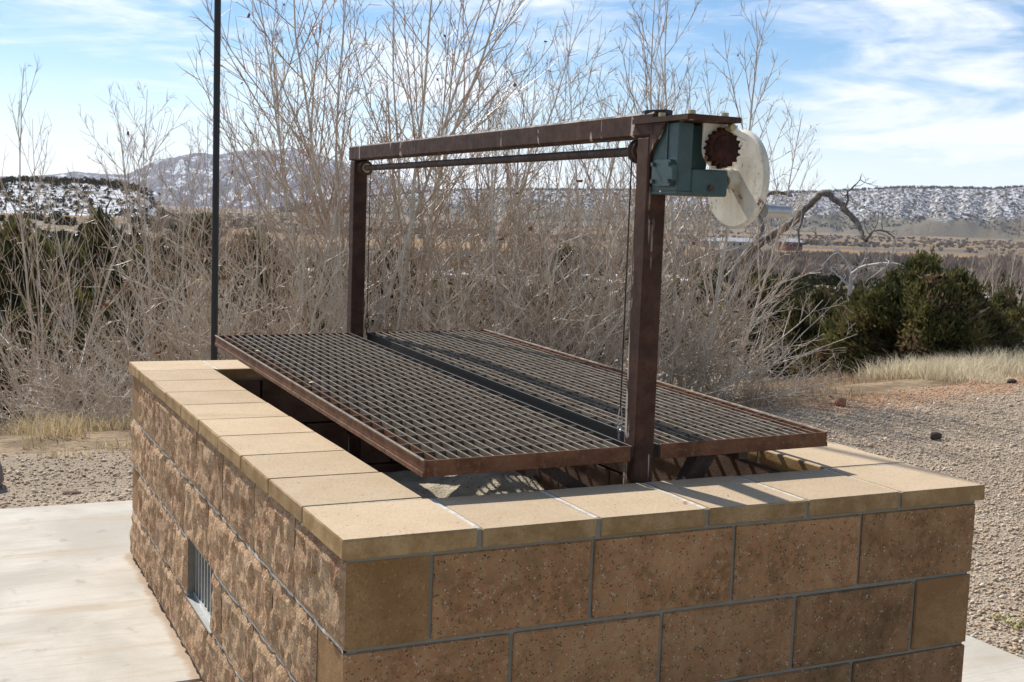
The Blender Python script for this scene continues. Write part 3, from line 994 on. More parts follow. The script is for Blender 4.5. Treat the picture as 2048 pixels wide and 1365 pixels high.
def build_gravel():
    xs = np.concatenate([np.arange(-14, -4, .5), np.arange(-4, 15, .16), np.arange(15, 26, .5)])
    t = np.concatenate([np.linspace(-9, 3.5, 26), np.linspace(3.6, 5.2, 12)])
    nx = len(xs)
    rows = []
    for q in np.linspace(0, 1, 90):
        wob = .22 * (fbm(xs * 1.7, 3.1, 0, 41, 4) - .5) * 2
        y1 = edge_y(xs) + wob
        y = -8 + (y1 + 8) * (1 - (1 - q) ** 1.6)
        z = -.030 + .03 * (fbm(xs * .9, y * .9, 0, 6, 3) - .5) - .055 * np.clip((q - .985) / .015, 0, 1)
        rows.append(np.stack([xs, y, z], -1))
    V = np.concatenate(rows)
    F = grid_faces(90, nx)
    s = (edge_y(V[:, 0]) - V[:, 1])
    red = np.clip(1 - s / 1.5, 0, 1) * np.clip((V[:, 0] - 4) / 3, 0.12, 1)
    col = np.stack([red, red, red], -1)
    k = Mat("gravel_and_red_dirt")
    a = k.mix(k.rng(k.noise(1.1, 4), .4, .62), (.42, .335, .245), (.52, .42, .31))
    bw = k.n('ShaderNodeRGBToBW')
    k.l(k.voro(75, out='Color'), bw.inputs[0])
    a = k.bright(a, k.rng(bw.outputs[0], .1, .9, .78, 1.2))
    a = k.mix(k.rng(k.voro(75, 'DISTANCE_TO_EDGE'), .10, .0), a, (.27, .20, .135))
    dirt = k.mix(k.rng(k.noise(8, 5), .4, .62), (.42, .235, .125), (.50, .31, .19))
    sp = k.n('ShaderNodeSeparateColor')
    k.l(k.attr(), sp.inputs[0])
    f = k.rng(k.math('ADD', sp.outputs[0], k.math('MULTIPLY', k.noise(2.3, 6, .65), .9)), .85, 1.15)
    a = k.mix(f, a, dirt)
    o = tri_mesh_np("gravel", V, F, k.done(a, .93, k.math('ADD', k.voro(75), k.noise(160, 3)), .9, .012, spec=.15), col=col, smooth=True)
    tag(o, "pinkish tan gravel yard with a reddish dirt margin", "gravel", kind="structure")
    # loose pebbles
    rng = np.random.default_rng(8)
    n = 260000
    X = np.where(rng.random(n) < .84, rng.uniform(1.2, 13, n), rng.uniform(-3.2, .6, n))
    Y = rng.uniform(-.8, 10, n)
    top = edge_y(X)
    inslab = (X < 112 * I + .01) & (Y < 161 * I + .01)
    D = np.hypot(X - CAM[0], Y - CAM[1])
    ok = (~inslab) & (Y < top - rng.random(n) ** 2 * .8) & (rng.random(n) < np.clip(1.5 - D / 16, .35, 1))
    az = np.degrees(np.arctan2(X - CAM[0], Y - CAM[1]))
    ok &= (az > -4) & (az < 58)
    X, Y = X[ok], Y[ok]
    n = len(X)
    ss = np.clip(rng.lognormal(math.log(.0072), .38, n), .0035, .03)
    base = np.array([(1, 0, 0), (0, 1, 0), (-1, 0, 0), (0, -1, 0), (0, 0, 1), (0, 0, -1)], float)
    fb = np.array([(0, 1, 4), (1, 2, 4), (2, 3, 4), (3, 0, 4), (1, 0, 5), (2, 1, 5), (3, 2, 5), (0, 3, 5)])
    sc = np.stack([rng.uniform(.8, 1.4, n), rng.uniform(.7, 1.1, n), rng.uniform(.45, .8, n)], -1) * ss[:, None]
    P = base[None] * sc[:, None, :] * (1 + rng.uniform(-.28, .28, (n, 6, 3)))
    th = rng.uniform(0, 2 * math.pi, n)
    c, s_ = np.cos(th)[:, None], np.sin(th)[:, None]
    tl = rng.uniform(-.5, .5, n)[:, None]
    Px, Py, Pz = P[..., 0] * c - P[..., 1] * s_, P[..., 0] * s_ + P[..., 1] * c, P[..., 2] + P[..., 0] * tl
    Zb = -.030 + .03 * (fbm(X * .9, Y * .9, 0, 6, 3) - .5)
    V = np.stack([Px + X[:, None], Py + Y[:, None], Pz + (Zb + ss * .35)[:, None]], -1).reshape(-1, 3)
    F = (fb[None] + (np.arange(n) * 6)[:, None, None]).reshape(-1, 3)
    pal = np.array([(.48, .385, .28), (.45, .35, .25), (.55, .46, .35), (.41, .31, .215), (.47, .35, .245), (.59, .51, .405), (.36, .27, .19), (.50, .37, .255)])
    cc = pal[rng.integers(0, len(pal), n)] * rng.uniform(.95, 1.3, n)[:, None]
    o = tri_mesh_np("pebbles", V, F, m_tint("pebble_stone", .8), col=np.repeat(cc, 6, 0))
    tag(o, "loose small pebbles strewn over the gravel yard", "gravel", kind="stuff")
build_gravel()

# ------------------------------------------------------------------ far relief
def polar_relief(name, us, radii, zfun, mat, label, cat="hill"):
    """a hill as a sheet over bearings us and distances radii; zfun(u, q) gives the height"""
    rows = []
    for q, D in zip(np.linspace(0, 1, len(radii)), radii):
        pts = np.array([CAM + bearing(u) * D for u in us])
        z = zfun(us, q, pts)
        rows.append(np.stack([pts[:, 0], pts[:, 1], z], -1))
    V = np.concatenate(rows)
    F = grid_faces(len(radii), len(us))[:, ::-1]
    o = tri_mesh_np(name, V, F[:, ::-1], mat, smooth=False)
    tag(o, label, cat, kind="structure")
    return V.reshape(len(radii), len(us), 3)
def hor(u):
    return 431.5 + (np.asarray(u) - 1024) * .0357
def m_snowhill(name, sc, rock, earth, thr, stretch, rot, tan=None, tanz=(0, 1)):
    k = Mat(name)
    v = k.map(stretch, rot=rot)
    a = k.mix(k.rng(k.noise(sc * .35, 5, .6), .4, .62), rock, earth)
    n = k.math('ADD', k.math('MULTIPLY', k.noise(sc, 6, .68, vec=v), .7), k.math('MULTIPLY', k.noise(sc * 3.1, 4, .6, vec=v), .3))
    f = k.rng(n, thr - .02, thr + .035)
    if tan:
        sp = k.n('ShaderNodeSeparateXYZ')
        k.l(k.pos, sp.inputs[0])
        z = k.math('ADD', sp.outputs[2], k.math('MULTIPLY', k.math('SUBTRACT', k.noise(sc * .3, 4), .5), (tanz[1] - tanz[0]) * 2.2))
        low_ = k.rng(z, tanz[1], tanz[0])
        f = k.math('MULTIPLY', f, k.rng(low_, .9, .25))
        a = k.mix(low_, a, tan)
    a = k.mix(f, a, (.66, .68, .72))
    return k.done(a, .9, k.noise(sc * 2, 5, .6), .5, .6 / sc, spec=.1)
def scrub(name, pts, sizes, mat, label, seed, nt=9, fine=1.0, cols=((.035, .042, .02), (.06, .06, .03)), cat="bushes"):
    """many small ragged bushes joined as one mass"""
    rng = np.random.default_rng(seed)
    n = len(pts)
    th = rng.uniform(0, 2 * math.pi, (n, nt))
    el = rng.uniform(.0, 1.0, (n, nt))
    s = np.asarray(sizes)[:, None]
    cx = pts[:, None, 0] + s * .42 * np.cos(th) * rng.uniform(.2, 1, (n, nt))
    cy = pts[:, None, 1] + s * .42 * np.sin(th) * rng.uniform(.2, 1, (n, nt))
    cz = pts[:, None, 2] + s * (.02 + .75 * el * el)
    C = np.stack([cx, cy, cz], -1)
    d = rng.normal(0, 1, (n, nt, 2, 3)) * s[..., None, None] * .26 * fine
    up = np.zeros((n, nt, 3))
    up[..., 2] = (s * rng.uniform(.25, .55, (n, nt))) * (fine * .7 + .3)
    up[..., :2] = rng.normal(0, .12, (n, nt, 2)) * s[..., None]
    V = np.stack([C + d[:, :, 0] * np.array([1, 1, .4]), C - d[:, :, 0] * np.array([1, 1, .4]), C + up], 2).reshape(-1, 3)
    F = np.arange(n * nt * 3).reshape(-1, 3)
    c0, c1 = np.array(cols[0]), np.array(cols[1])
    cc = c0 + (c1 - c0) * rng.random((n, 1)) * rng.uniform(.6, 1.2, (n, 1))
    cc = np.repeat(cc, nt * 3, 0) * np.repeat(rng.uniform(.7, 1.3, (n * nt, 1)), 3, 0)
    o = tri_mesh_np(name, V, F, mat, col=cc)
    tag(o, label, cat, kind="stuff")
def build_relief():
    leafy = m_tint("far_foliage", .95, spec=.05)
    # the long mesa across the valley
    us = np.linspace(560, 2900, 420)
    mu = np.array([560, 700, 880, 1000, 1300, 1560, 1620, 1760, 1800, 1900, 1990, 2060, 2300, 2900])
    mv = np.array([420, 398, 384, 381, 384, 390, 389, 384, 382, 384, 387, 383, 392, 402])
    def mesa(u, q, p):
        top = CAM[2] + (hor(u) - np.interp(u, mu, mv)) / FPX * 3750
        gul = fbm(u * .035, q * 2.0, 0, 51, 4) - .5
        prof = np.interp(q, [0, .18, .34, .60, .68, 1.0], [-.02, .10, .40, .97, 1.0, .98]) + (gul * .34 * math.sin(math.pi * min(1, q / .66)) if q < .66 else 0)
        foot = np.exp(-((u - 1890) / 90) ** 2) * np.interp(q, [0, .1, .2, .32], [0, .22, .26, 0])
        return -14 + (top + 14) * (prof + foot) + (2.2 * (fbm(u * .3, q * 9, 0, 3, 2) - .5))
    Vm = polar_relief("mesa", us, np.linspace(3150, 4000, 46), mesa,
                 m_snowhill("mesa_slope", .085, (.13, .115, .105), (.20, .16, .125), .515, (1.0, 1.0, .55), (.3, .5, .5), tan=(.165, .14, .10), tanz=(14, 58)),
                 "long snow-streaked mesa with a flat top on the far side of the valley")
    rng = np.random.default_rng(5)
    j = rng.integers(6, 31, 7000)
    i = rng.integers(0, len(us), 7000)
    pts = Vm[j, i] + rng.normal(0, 5, (7000, 3)) * np.array([1, 1, 0])
    rim = Vm[rng.integers(29, 33, 2600), rng.integers(0, len(us), 2600)] + rng.normal(0, 3, (2600, 3)) * np.array([1, 1, 0])
    pts = np.concatenate([pts, rim])
    scrub("mesa_scrub", pts, rng.uniform(4.0, 8.5, len(pts)), leafy, "dark juniper scrub dotted over the slopes and rim of the mesa", 6, 6, 1.0, ((.055, .058, .04), (.10, .09, .07)))  # scrub colour paled so that distance haze is painted into it
    # the mountain
    us = np.linspace(-150, 980, 330)
    pu = np.array([-150, 40, 110, 150, 200, 250, 285, 320, 350, 385, 410, 430, 460, 500, 540, 580, 640, 700, 780, 880, 980])
    pv = np.array([352, 357, 352, 346, 350, 352, 337, 322, 317, 309, 308, 313, 307, 300, 303, 296, 312, 330, 352, 378, 405])
    def mount(u, q, p):
        top = CAM[2] + (hor(u) - np.interp(u, pu, pv)) / FPX * 8600
        rid = np.abs(fbm(u * .022, q * 2.4, 0, 71, 5) - .5) * 2
        prof = np.interp(q, [0, .25, .75, 1.0], [-.05, .22, 1.0, .6])
        z = -14 + (top + 14) * (prof - (.22 - rid) * .55 * math.sin(math.pi * min(1, q / .75)) * (q < .75))
        return z + (1 if q > .7 else .5) * 9 * (fbm(u * .12, q * 7, 0, 9, 3) - .5)
    polar_relief("mountain", us, np.linspace(6300, 9600, 46), mount,
                 m_snowhill("mountain_slope", .0085, (.075, .06, .078), (.11, .088, .092), .545, (1, .5, .8), (0, 0, .3)),
                 "hazy snow-dusted mountain rising on the left skyline", "mountain")
    # the near snowy hill on the left
    us = np.linspace(-420, 330, 230)
    hu = np.array([-420, -200, 0, 40, 100, 180, 225, 255, 275, 290, 305, 330])
    hv = np.array([368, 362, 366, 362, 364, 366, 370, 374, 379, 386, 410, 436])
    def hill(u, q, p):
        top = CAM[2] + (hor(u) - np.interp(u, hu, hv)) / FPX * 470
        base = ground_h(p[:, 0], p[:, 1]) - .6
        prof = np.interp(q, [0, .5, .62, 1], [0, .93, 1, .9])
        z = base + np.maximum(top - base, 0) * prof + 1.1 * (fbm(p[:, 0] * .05, p[:, 1] * .05, 0, 61, 4) - .5) * math.sin(math.pi * min(1, q * 1.3))
        return z
    Vh = polar_relief("snowy_hill", us, np.linspace(380, 560, 40), hill,
                 m_snowhill("snowy_hill_slope", .16, (.12, .10, .07), (.24, .185, .115), .475, (1, 1, .5), (0, 0, 0)),
                 "low flat-topped hill patched with snow behind the left saplings")
    n = 1000
    pts = Vh[rng.integers(1, 26, n), rng.integers(0, len(us), n)] + rng.normal(0, 1.2, (n, 3)) * np.array([1, 1, 0])
    rim = Vh[rng.integers(19, 25, 900), rng.integers(0, len(us), 900)] + rng.normal(0, 1, (900, 3)) * np.array([1, 1, 0])
    pts = np.concatenate([pts, rim])
    scrub("hill_scrub", pts, rng.uniform(.7, 2.1, len(pts)), leafy, "dark scrub dotted over the snowy hill", 16, 8, 1.0, ((.07, .058, .035), (.15, .115, .07)))
    # scrub on the middle slopes
    n = 2600
    u = rng.uniform(-350, 2500, n)
    D = np.exp(rng.uniform(math.log(44), math.log(330), n))
    p = np.array([CAM + bearing(a) * d for a, d in zip(u, D)])
    keep = fbm(p[:, 0] * .03, p[:, 1] * .03, 0, 77, 3) > np.where(u < 600, .38, .47)
    p = p[keep]
    p[:, 2] = ground_h(p[:, 0], p[:, 1]) - .1
    scrub("slope_scrub", p, rng.uniform(.9, 2.4, len(p)), leafy, "olive juniper scrub covering the slopes below the yard", 26, 110, .42, ((.05, .052, .022), (.11, .095, .045)))
    # leafless wood on the valley floor
    n = 9000
    u = rng.uniform(300, 2600, n)
    D = np.exp(rng.uniform(math.log(190), math.log(2300), n))
    p = np.array([CAM + bearing(a) * d for a, d in zip(u, D)])
    keep = (fbm(p[:, 0] * .006 + 3, p[:, 1] * .012, 0, 87, 4) > np.where(D < 330, .50, np.where(D < 700, .43, .49)))
    p = p[keep]
    n = len(p)
    p[:, 2] = ground_h(p[:, 0], p[:, 1]) - .2
    D = np.hypot(p[:, 0] - CAM[0], p[:, 1] - CAM[1])
    nt_ = 22
    th = rng.uniform(0, 2 * math.pi, (n, nt_))
    hgt = rng.uniform(1.0, 4.4, (n, 1)) * rng.uniform(.5, 1.0, (n, nt_))
    wid = (.0006 * D[:, None] + .05) * rng.uniform(.5, 1.3, (n, nt_))
    b = p[:, None, :] + np.stack([np.cos(th) * .9, np.sin(th) * .9, 0 * th], -1) * rng.uniform(0, 1, (n, nt_, 1))
    t = b + np.stack([np.cos(th) * hgt * .33, np.sin(th) * hgt * .33, hgt], -1)
    sd = np.array([math.cos(.45), -math.sin(.45), 0]) * wid[..., None]
    m_ = b + (t - b) * .55
    V = np.stack([b, m_ + sd, t, m_ - sd], 2).reshape(-1, 3)
    F = np.arange(n * nt_ * 4).reshape(-1, 4)
    cc = np.array((.25, .205, .17)) + (np.array((.40, .33, .265)) - np.array((.25, .205, .17))) * rng.random((n, 1))
    cc = np.repeat(cc, nt_ * 4, 0) * np.repeat(rng.uniform(.65, 1.35, (n * nt_, 1)), 4, 0)
    o = tri_mesh_np("bare_woodland", V, F, m_tint("far_twigs", .95, spec=.05), col=cc)
    tag(o, "grey-brown leafless woodland spread over the valley floor", "woodland", kind="stuff")
build_relief()

def build_farm():
    wallm = m_plain("farm_wall_paint", (.44, .41, .37), .8, scale=2)
    redm = m_plain("farm_red_wall", (.26, .12, .085), .8, scale=2)
    roofm = m_plain("pale_metal_roof", (.45, .46, .47), .6, scale=2)
    darkm = m_plain("farm_window_glass", (.03, .03, .035), .2, scale=2)
    for (u, D, w, d, hh, rot, lab, wm) in (
            (1478, 640, 17, 8, 2.9, .15, "long pale metal-roofed farm building seen just below the crank wheel", wallm),
            (1582, 700, 12, 8, 3.2, .5, "small red-walled farmhouse near the tip of the crank handle", redm),
            (1442, 720, 22, 7, 2.4, -.1, "row of white sheds low in the valley left of the metal-roofed building", wallm)):
        c = CAM + bearing(u) * D
        z = float(ground_h(c[0], c[1])) - .3 + 2.0
        r = empty("farm_building", (c[0], c[1], z))
        r.rotation_euler = (0, 0, rot - .45)
        tag(r, lab, "building")
        MB().box((-w / 2, -d / 2, -3), (w / 2, d / 2, hh)).build("wall", wm, r, scale=1)
        MB().prism([(-d / 2 - .5, hh + .02), (d / 2 + .5, hh + .02), (0, hh + 2.0)], 0, -w / 2 - .4, w / 2 + .4).build("roof", roofm, r, scale=1)
        for k in range(5):
            x = -w / 2 + w * (k + .5) / 5
            MB().box((x - .7, -d / 2 - .06, .9), (x + .7, -d / 2 - .01, 2.1)).build("window", darkm, r, scale=1)
build_farm()

# ------------------------------------------------------------------ plants
class Twigs:
    def __init__(s):
        s.V, s.F, s.n = [], [], 0
    def tube(s, P, r0, r1, k):
        P = np.asarray(P, float)
        n = len(P)
        T = np.gradient(P, axis=0)
        T /= np.linalg.norm(T, axis=1)[:, None] + 1e-12
        ref = np.array((.31, .87, .38)) if abs(T[0] @ np.array((.31, .87, .38))) < .85 else np.array((.9, -.2, .4))
        A = np.cross(T, ref)
        A /= np.linalg.norm(A, axis=1)[:, None] + 1e-12
        B = np.cross(T, A)
        R = np.linspace(r0, r1, n)[:, None, None] if np.isscalar(r0) else np.asarray(r0)[:, None, None]
        t = 2 * math.pi * np.arange(k) / k
        ring = P[:, None, :] + R * (np.cos(t)[None, :, None] * A[:, None, :] + np.sin(t)[None, :, None] * B[:, None, :])
        s.V.append(ring.reshape(-1, 3))
        f = grid_faces(n, k, True) + s.n
        s.F.append(f)
        s.n += n * k
    def build(s, name, mat, parent):
        return tri_mesh_np(name, np.concatenate(s.V), np.concatenate(s.F), mat, parent, smooth=True)
def perp(d, rng, phi):
    a = np.cross(d, (0, 0, 1.0) if abs(d[2]) < .95 else (1.0, 0, 0))
    a /= np.linalg.norm(a)
    b = np.cross(d, a)
    return math.cos(phi) * a + math.sin(phi) * b
def path(rng, p, d, L, n, jit, up, bend=None):
    P = [p]
    d = d / np.linalg.norm(d)
    for _ in range(n):
        d = d + rng.normal(0, jit, 3) + np.array((0, 0, up))
        if bend is not None:
            d = d + bend
        d = d / np.linalg.norm(d)
        p = p + d * L / n
        P.append(p)
    return np.array(P)
def at_path(P, t):
    i = min(int(t * (len(P) - 1)), len(P) - 2)
    f = t * (len(P) - 1) - i
    d = P[i + 1] - P[i]
    return P[i] * (1 - f) + P[i + 1] * f, d / np.linalg.norm(d)
def grow(rng, stems, q):
    """stems: list of (path, base radius). Returns (trunk twigs, crown twigs, twig tips)"""
    tr, cr, tips = Twigs(), Twigs(), []
    for P, r in stems:
        tr.tube(P, r, .003, 7)
        Ls = np.linalg.norm(np.diff(P, axis=0), axis=1).sum()
        n1 = int(q['n1'] * rng.uniform(.85, 1.15))
        phi = rng.uniform(0, 6.28)
        for k in range(n1):
            t = q['t0'] + (.97 - q['t0']) * (k + rng.uniform(0, .8)) / n1
            p, d = at_path(P, t)
            phi += 2.4 + rng.normal(0, .3)
            a = math.radians(rng.normal(q['a1'], 8))
            d1 = d * math.cos(a) + perp(d, rng, phi) * math.sin(a)
            L1 = Ls * q['l1'] * (1.08 - t) ** .75 * rng.uniform(.6, 1.15)
            r1 = min(r * (1 - t) * .6 + .002, .0026 + L1 * .0043)
            P1 = path(rng, p, d1, L1, 8, q['j'], q['up1'])
            cr.tube(P1, r1, .0017, 4)
            n2 = max(1, int(q['n2'] * (.4 + L1 / (Ls * q['l1']))))
            f2 = rng.uniform(0, 6.28)
            for m in range(n2):
                t2 = .12 + .85 * (m + rng.uniform(0, .9)) / n2
                p2, e2 = at_path(P1, t2)
                f2 += 2.4 + rng.normal(0, .4)
                a2 = math.radians(rng.normal(q.get('a2', 33), 8))
                d2 = e2 * math.cos(a2) + perp(e2, rng, f2) * math.sin(a2)
                L2 = L1 * q['l2'] * (1.1 - t2) * rng.uniform(.4, 1.25) + .06
                P2 = path(rng, p2, d2, L2, 4, q['j'] * 1.2, q['up2'])
                cr.tube(P2, min(q.get('r2', .0042), r1 * .7 + .0006), .0017, 3)
                tips.append(P2[-1])
                n3 = rng.poisson(q['n3'] * min(2.0, L2 / .35))
                for _ in range(n3):
                    t3 = rng.uniform(.1, .97)
                    p3, e3 = at_path(P2, t3)
                    a3 = math.radians(rng.normal(45, 10))
                    d3 = e3 * math.cos(a3) + perp(e3, rng, rng.uniform(0, 6.28)) * math.sin(a3)
                    P3 = path(rng, p3, d3, rng.uniform(.02, .13), 1, .1, q['up2'])
                    cr.tube(P3, .0030, .0017, 3)
    return tr, cr, tips
BARK = [m_bark("pale_sapling_bark", (.48, .43, .35), (.66, .61, .52), (.40, .32, .23), .5),
        m_bark("grey_twig_bark", (.41, .315, .225), (.62, .515, .40), (.40, .245, .16), .38),
        m_bark("dark_dead_bark", (.085, .07, .06), (.20, .175, .15), (.30, .27, .235), .75),
        m_bark("silver_snag_bark", (.36, .34, .32), (.52, .50, .48), (.24, .21, .19), .6),
        m_bark("whitish_shrub_bark", (.53, .43, .32), (.74, .64, .52), (.47, .33, .21), .38)]
LEAFM = m_plain("dry_red_leaf", (.20, .075, .04), .7, scale=30)
def leaves_on(tips, rng, n, parent):
    if n <= 0:
        return
    pick = rng.choice(len(tips), min(n, len(tips)), replace=False)
    V, F = [], []
    for i in pick:
        c = tips[i]
        a, b = rng.normal(0, .012, 3), rng.normal(0, .012, 3)
        k = len(V)
        V += [c - a, c + b - a * .2 + np.array((0, 0, .006)), c + a * 1.1, c - b]
        F.append((k, k + 1, k + 2, k + 3))
    tag(mesh("dry_leaves", V, F, LEAFM, parent), "a few curled red-brown leaves left on the twigs", kind="stuff")
def make_sapling(seed, H, nst, spread, q, nleaf=20):
    rng = np.random.default_rng(seed)
    stems = []
    for k in range(nst):
        az = 2 * math.pi * (k + rng.uniform(-.3, .3)) / max(nst, 1) + seed
        tl = math.radians(spread) * rng.uniform(.35, 1.0) * (k > 0 or nst > 2)
        d = np.array((math.sin(tl) * math.cos(az), math.sin(tl) * math.sin(az), math.cos(tl)))
        L = H * rng.uniform(.72, 1.0) if k else H
        b = np.array((math.cos(az), math.sin(az), 0)) * rng.uniform(.02, .10)
        stems.append((path(rng, b, d, L, 14, .045, .028), .0052 * L * rng.uniform(.65, 1.15) + .003))
    root = empty("bare_sapling")
    tr, cr, tips = grow(rng, stems, q)
    tr.build("trunk", BARK[0], root)
    cr.build("crown", BARK[1], root)
    leaves_on(tips, rng, nleaf, root)
    return root
def make_brush(seed, H, nst, q, nleaf=30, droop=0.0):
    rng = np.random.default_rng(seed)
    stems = []
    for k in range(nst):
        az = rng.uniform(0, 2 * math.pi)
        tl = math.radians(rng.uniform(10, 82))
        d = np.array((math.sin(tl) * math.cos(az), math.sin(tl) * math.sin(az), math.cos(tl)))
        L = H * rng.uniform(.6, 1.1)
        b = np.array((math.cos(az), math.sin(az), 0)) * rng.uniform(.02, .28)
        stems.append((path(rng, b, d, L, 10, .06, .055 - droop), .0042 * L * rng.uniform(.7, 1.2) + .003))
    root = empty("bare_shrub")
    tr, cr, tips = grow(rng, stems, q)
    tr.build("stems", BARK[0], root)
    tag(cr.build("twigs", BARK[1 if seed % 2 else 4], root), kind="stuff")
    leaves_on(tips, rng, nleaf, root)
    return root
def copy_tree(o, parent=None):
    c = o.copy()
    link(c, parent)
    for ch in o.children:
        copy_tree(ch, c)
    return c
QS = dict(n1=17, n2=9, n3=2.6, t0=.14, a1=36, l1=.52, l2=.50, j=.030, up1=.060, up2=.07)
QT = dict(n1=9, n2=6, n3=.7, t0=.10, a1=40, a2=38, l1=.50, l2=.50, j=.07, up1=.07, up2=.09, r2=.0052)
SAP = [make_sapling(11, 4.6, 4, 20, QS), make_sapling(12, 4.6, 5, 26, QS, 12), make_sapling(13, 4.4, 3, 12, QS, 8),
       make_sapling(14, 4.4, 2, 9, QS, 8), make_sapling(15, 4.0, 4, 30, dict(QS, n1=13, n2=6, n3=1.0), 4), make_sapling(16, 4.2, 3, 18, dict(QS, a1=36, up1=.13), 10)]
SAPH = [4.5, 4.4, 4.35, 4.35, 3.7, 4.1]
BRU = [make_brush(21, 2.2, 15, QT), make_brush(22, 2.2, 17, dict(QT, up1=.04)), make_brush(23, 2.0, 14, QT, 40, .03), make_brush(24, 2.1, 16, dict(QT, a1=54, up1=.03), 12, .045)]
USED = set()
def place(bank, k, u, D, top_v, label, cat, group, rz, lean=(0, 0), wide=1.0, h0=None):
    c = CAM + bearing(u) * D
    z = float(ground_h(c[0], c[1])) - .05
    H = CAM[2] + (float(hor(u)) - top_v) / FPX * D - z
    src = bank[k]
    key = (id(bank), k)
    o = src if key not in USED else copy_tree(src)
    USED.add(key)
    s = H / h0
    o.location = (c[0], c[1], z)
    o.rotation_euler = (lean[0], lean[1], rz)
    o.scale = (s * wide, s * wide, s)
    tag(o, label, cat, group)
    return o
G1 = "bare pale saplings growing behind the barbecue pit"
G2 = "leafless shrubs in the thicket behind the barbecue pit"
for (k, u, D, v, w, rz, lab) in (
        (1, 665, 11.6, -170, .85, .4, "tall spreading bare sapling just left of the far post, reaching the picture top"),
        (0, 755, 12.3, -170, 1.1, 2.0, "tall bare sapling with pale trunk just right of the far post"),
        (0, 860, 12.8, -60, 1.0, 4.1, "bare sapling behind the left third of the rusty beam"),
        (2, 1032, 11.9, 45, .85, .3, "slim bare sapling rising above the middle of the rusty beam"),
        (5, 965, 13.2, 130, .9, 2.7, "shorter bare sapling between the tall ones and the beam's middle"),
        (3, 1208, 11.6, 70, .8, 1.1, "slender bare sapling just left of the near post"),
        (2, 1276, 12.6, 120, .8, 3.3, "slender bare sapling hidden partly by the near post and gearbox"),
        (5, 1390, 11.8, -20, 1.15, 5.0, "vase-shaped bare sapling rising above the green gearbox"),
        (3, 1470, 13.0, 175, 1.0, .9, "bare sapling behind the white crank wheel"),
        (4, 1120, 13.4, 190, 1.0, 2.2, "short bare sapling seen through the frame right of its middle"),
        (1, 560, 13.6, 120, .6, 5.6, "bare sapling standing just right of the black pole"),
        (4, 82, 13.0, 190, .75, 1.9, "thin forked bare sapling nearest the left picture edge"),
        (2, 322, 13.6, 140, .9, .8, "upright bare sapling left of the black pole with a brush-like top"),
        (3, 378, 14.8, 235, .9, 2.9, "small bare sapling between the brush-topped one and the black pole"),
        (4, 185, 17.0, 330, .8, 4.0, "small faint bare sapling in front of the snowy hill"),
        (4, 1925, 27.0, 455, .9, .5, "small bare tree behind the large juniper's top"),
        (5, 2025, 25.0, 430, .9, 3.9, "small bare tree behind the juniper at the right edge")):
    place(SAP, k, u, D, v, lab, "tree", G1, rz, wide=w, h0=SAPH[k])
for (k, u, D, v, w, rz, lab) in (
        (0, 470, 11.0, 430, 1.0, .3, "leafless shrub at the foot of the black pole"),
        (1, 560, 10.9, 395, 1.0, 1.3, "leafless shrub behind the far left corner of the left grate"),
        (2, 640, 11.3, 405, 1.0, 2.2, "leafless shrub left of the far post's foot"),
        (0, 735, 11.0, 380, 1.0, 3.7, "leafless shrub just right of the far post's foot"),
        (1, 820, 11.2, 375, 1.0, 4.4, "leafless shrub seen through the frame, left of its middle"),
        (2, 905, 11.0, 390, 1.1, .9, "leafless shrub seen through the middle of the frame"),
        (0, 990, 11.4, 370, 1.0, 5.3, "leafless shrub seen through the frame, right of its middle"),
        (1, 1075, 11.2, 365, 1.1, 2.6, "leafless shrub seen through the frame near its right third"),
        (3, 1150, 11.4, 380, 1.0, 1.9, "leafless shrub left of the near cable"),
        (0, 1230, 11.5, 385, 1.0, .6, "leafless shrub behind the near post"),
        (1, 1310, 11.7, 400, 1.05, 3.0, "leafless shrub just right of the near post"),
        (3, 1375, 11.6, 470, 1.25, 4.9, "sprawling leafless shrub below the gearbox"),
        (3, 1450, 11.8, 540, 1.3, .2, "low sprawling leafless shrub behind the right grate"),
        (2, 1520, 12.0, 600, 1.3, 2.4, "lowest leafless shrub at the right end of the thicket"),
        (3, 90, 11.6, 500, 1.1, .8, "pale twiggy shrub in front of the junipers at the left edge"),
        (2, 215, 11.4, 520, 1.1, 4.2, "pale twiggy shrub midway between left edge and black pole"),
        (0, 330, 12.2, 440, 1.0, 2.0, "leafless shrub below the brush-topped sapling"),
        (3, 400, 11.0, 470, 1.1, 5.5, "pale twiggy shrub just left of the black pole"),
        (3, 160, 10.0, 640, 1.2, 2.7, "low tangled shrub above the grass left of the pit"),
        (2, 20, 10.2, 620, 1.2, 1.2, "low tangled shrub above the grass at the left edge"),
        (1, 250, 9.9, 660, 1.2, .2, "low tangled shrub beside the pit's far left corner"),
        (2, 1720, 15.0, 690, 1.5, .7, "low reddish brush at the foot of the large juniper")):
    place(BRU, k, u, D, v, lab, "shrub", G2, rz, wide=w, h0=2.1)
for o in SAP + BRU:
    if "label" not in o:
        for ch in list(o.children):
            bpy.data.objects.remove(ch)
        bpy.data.objects.remove(o)

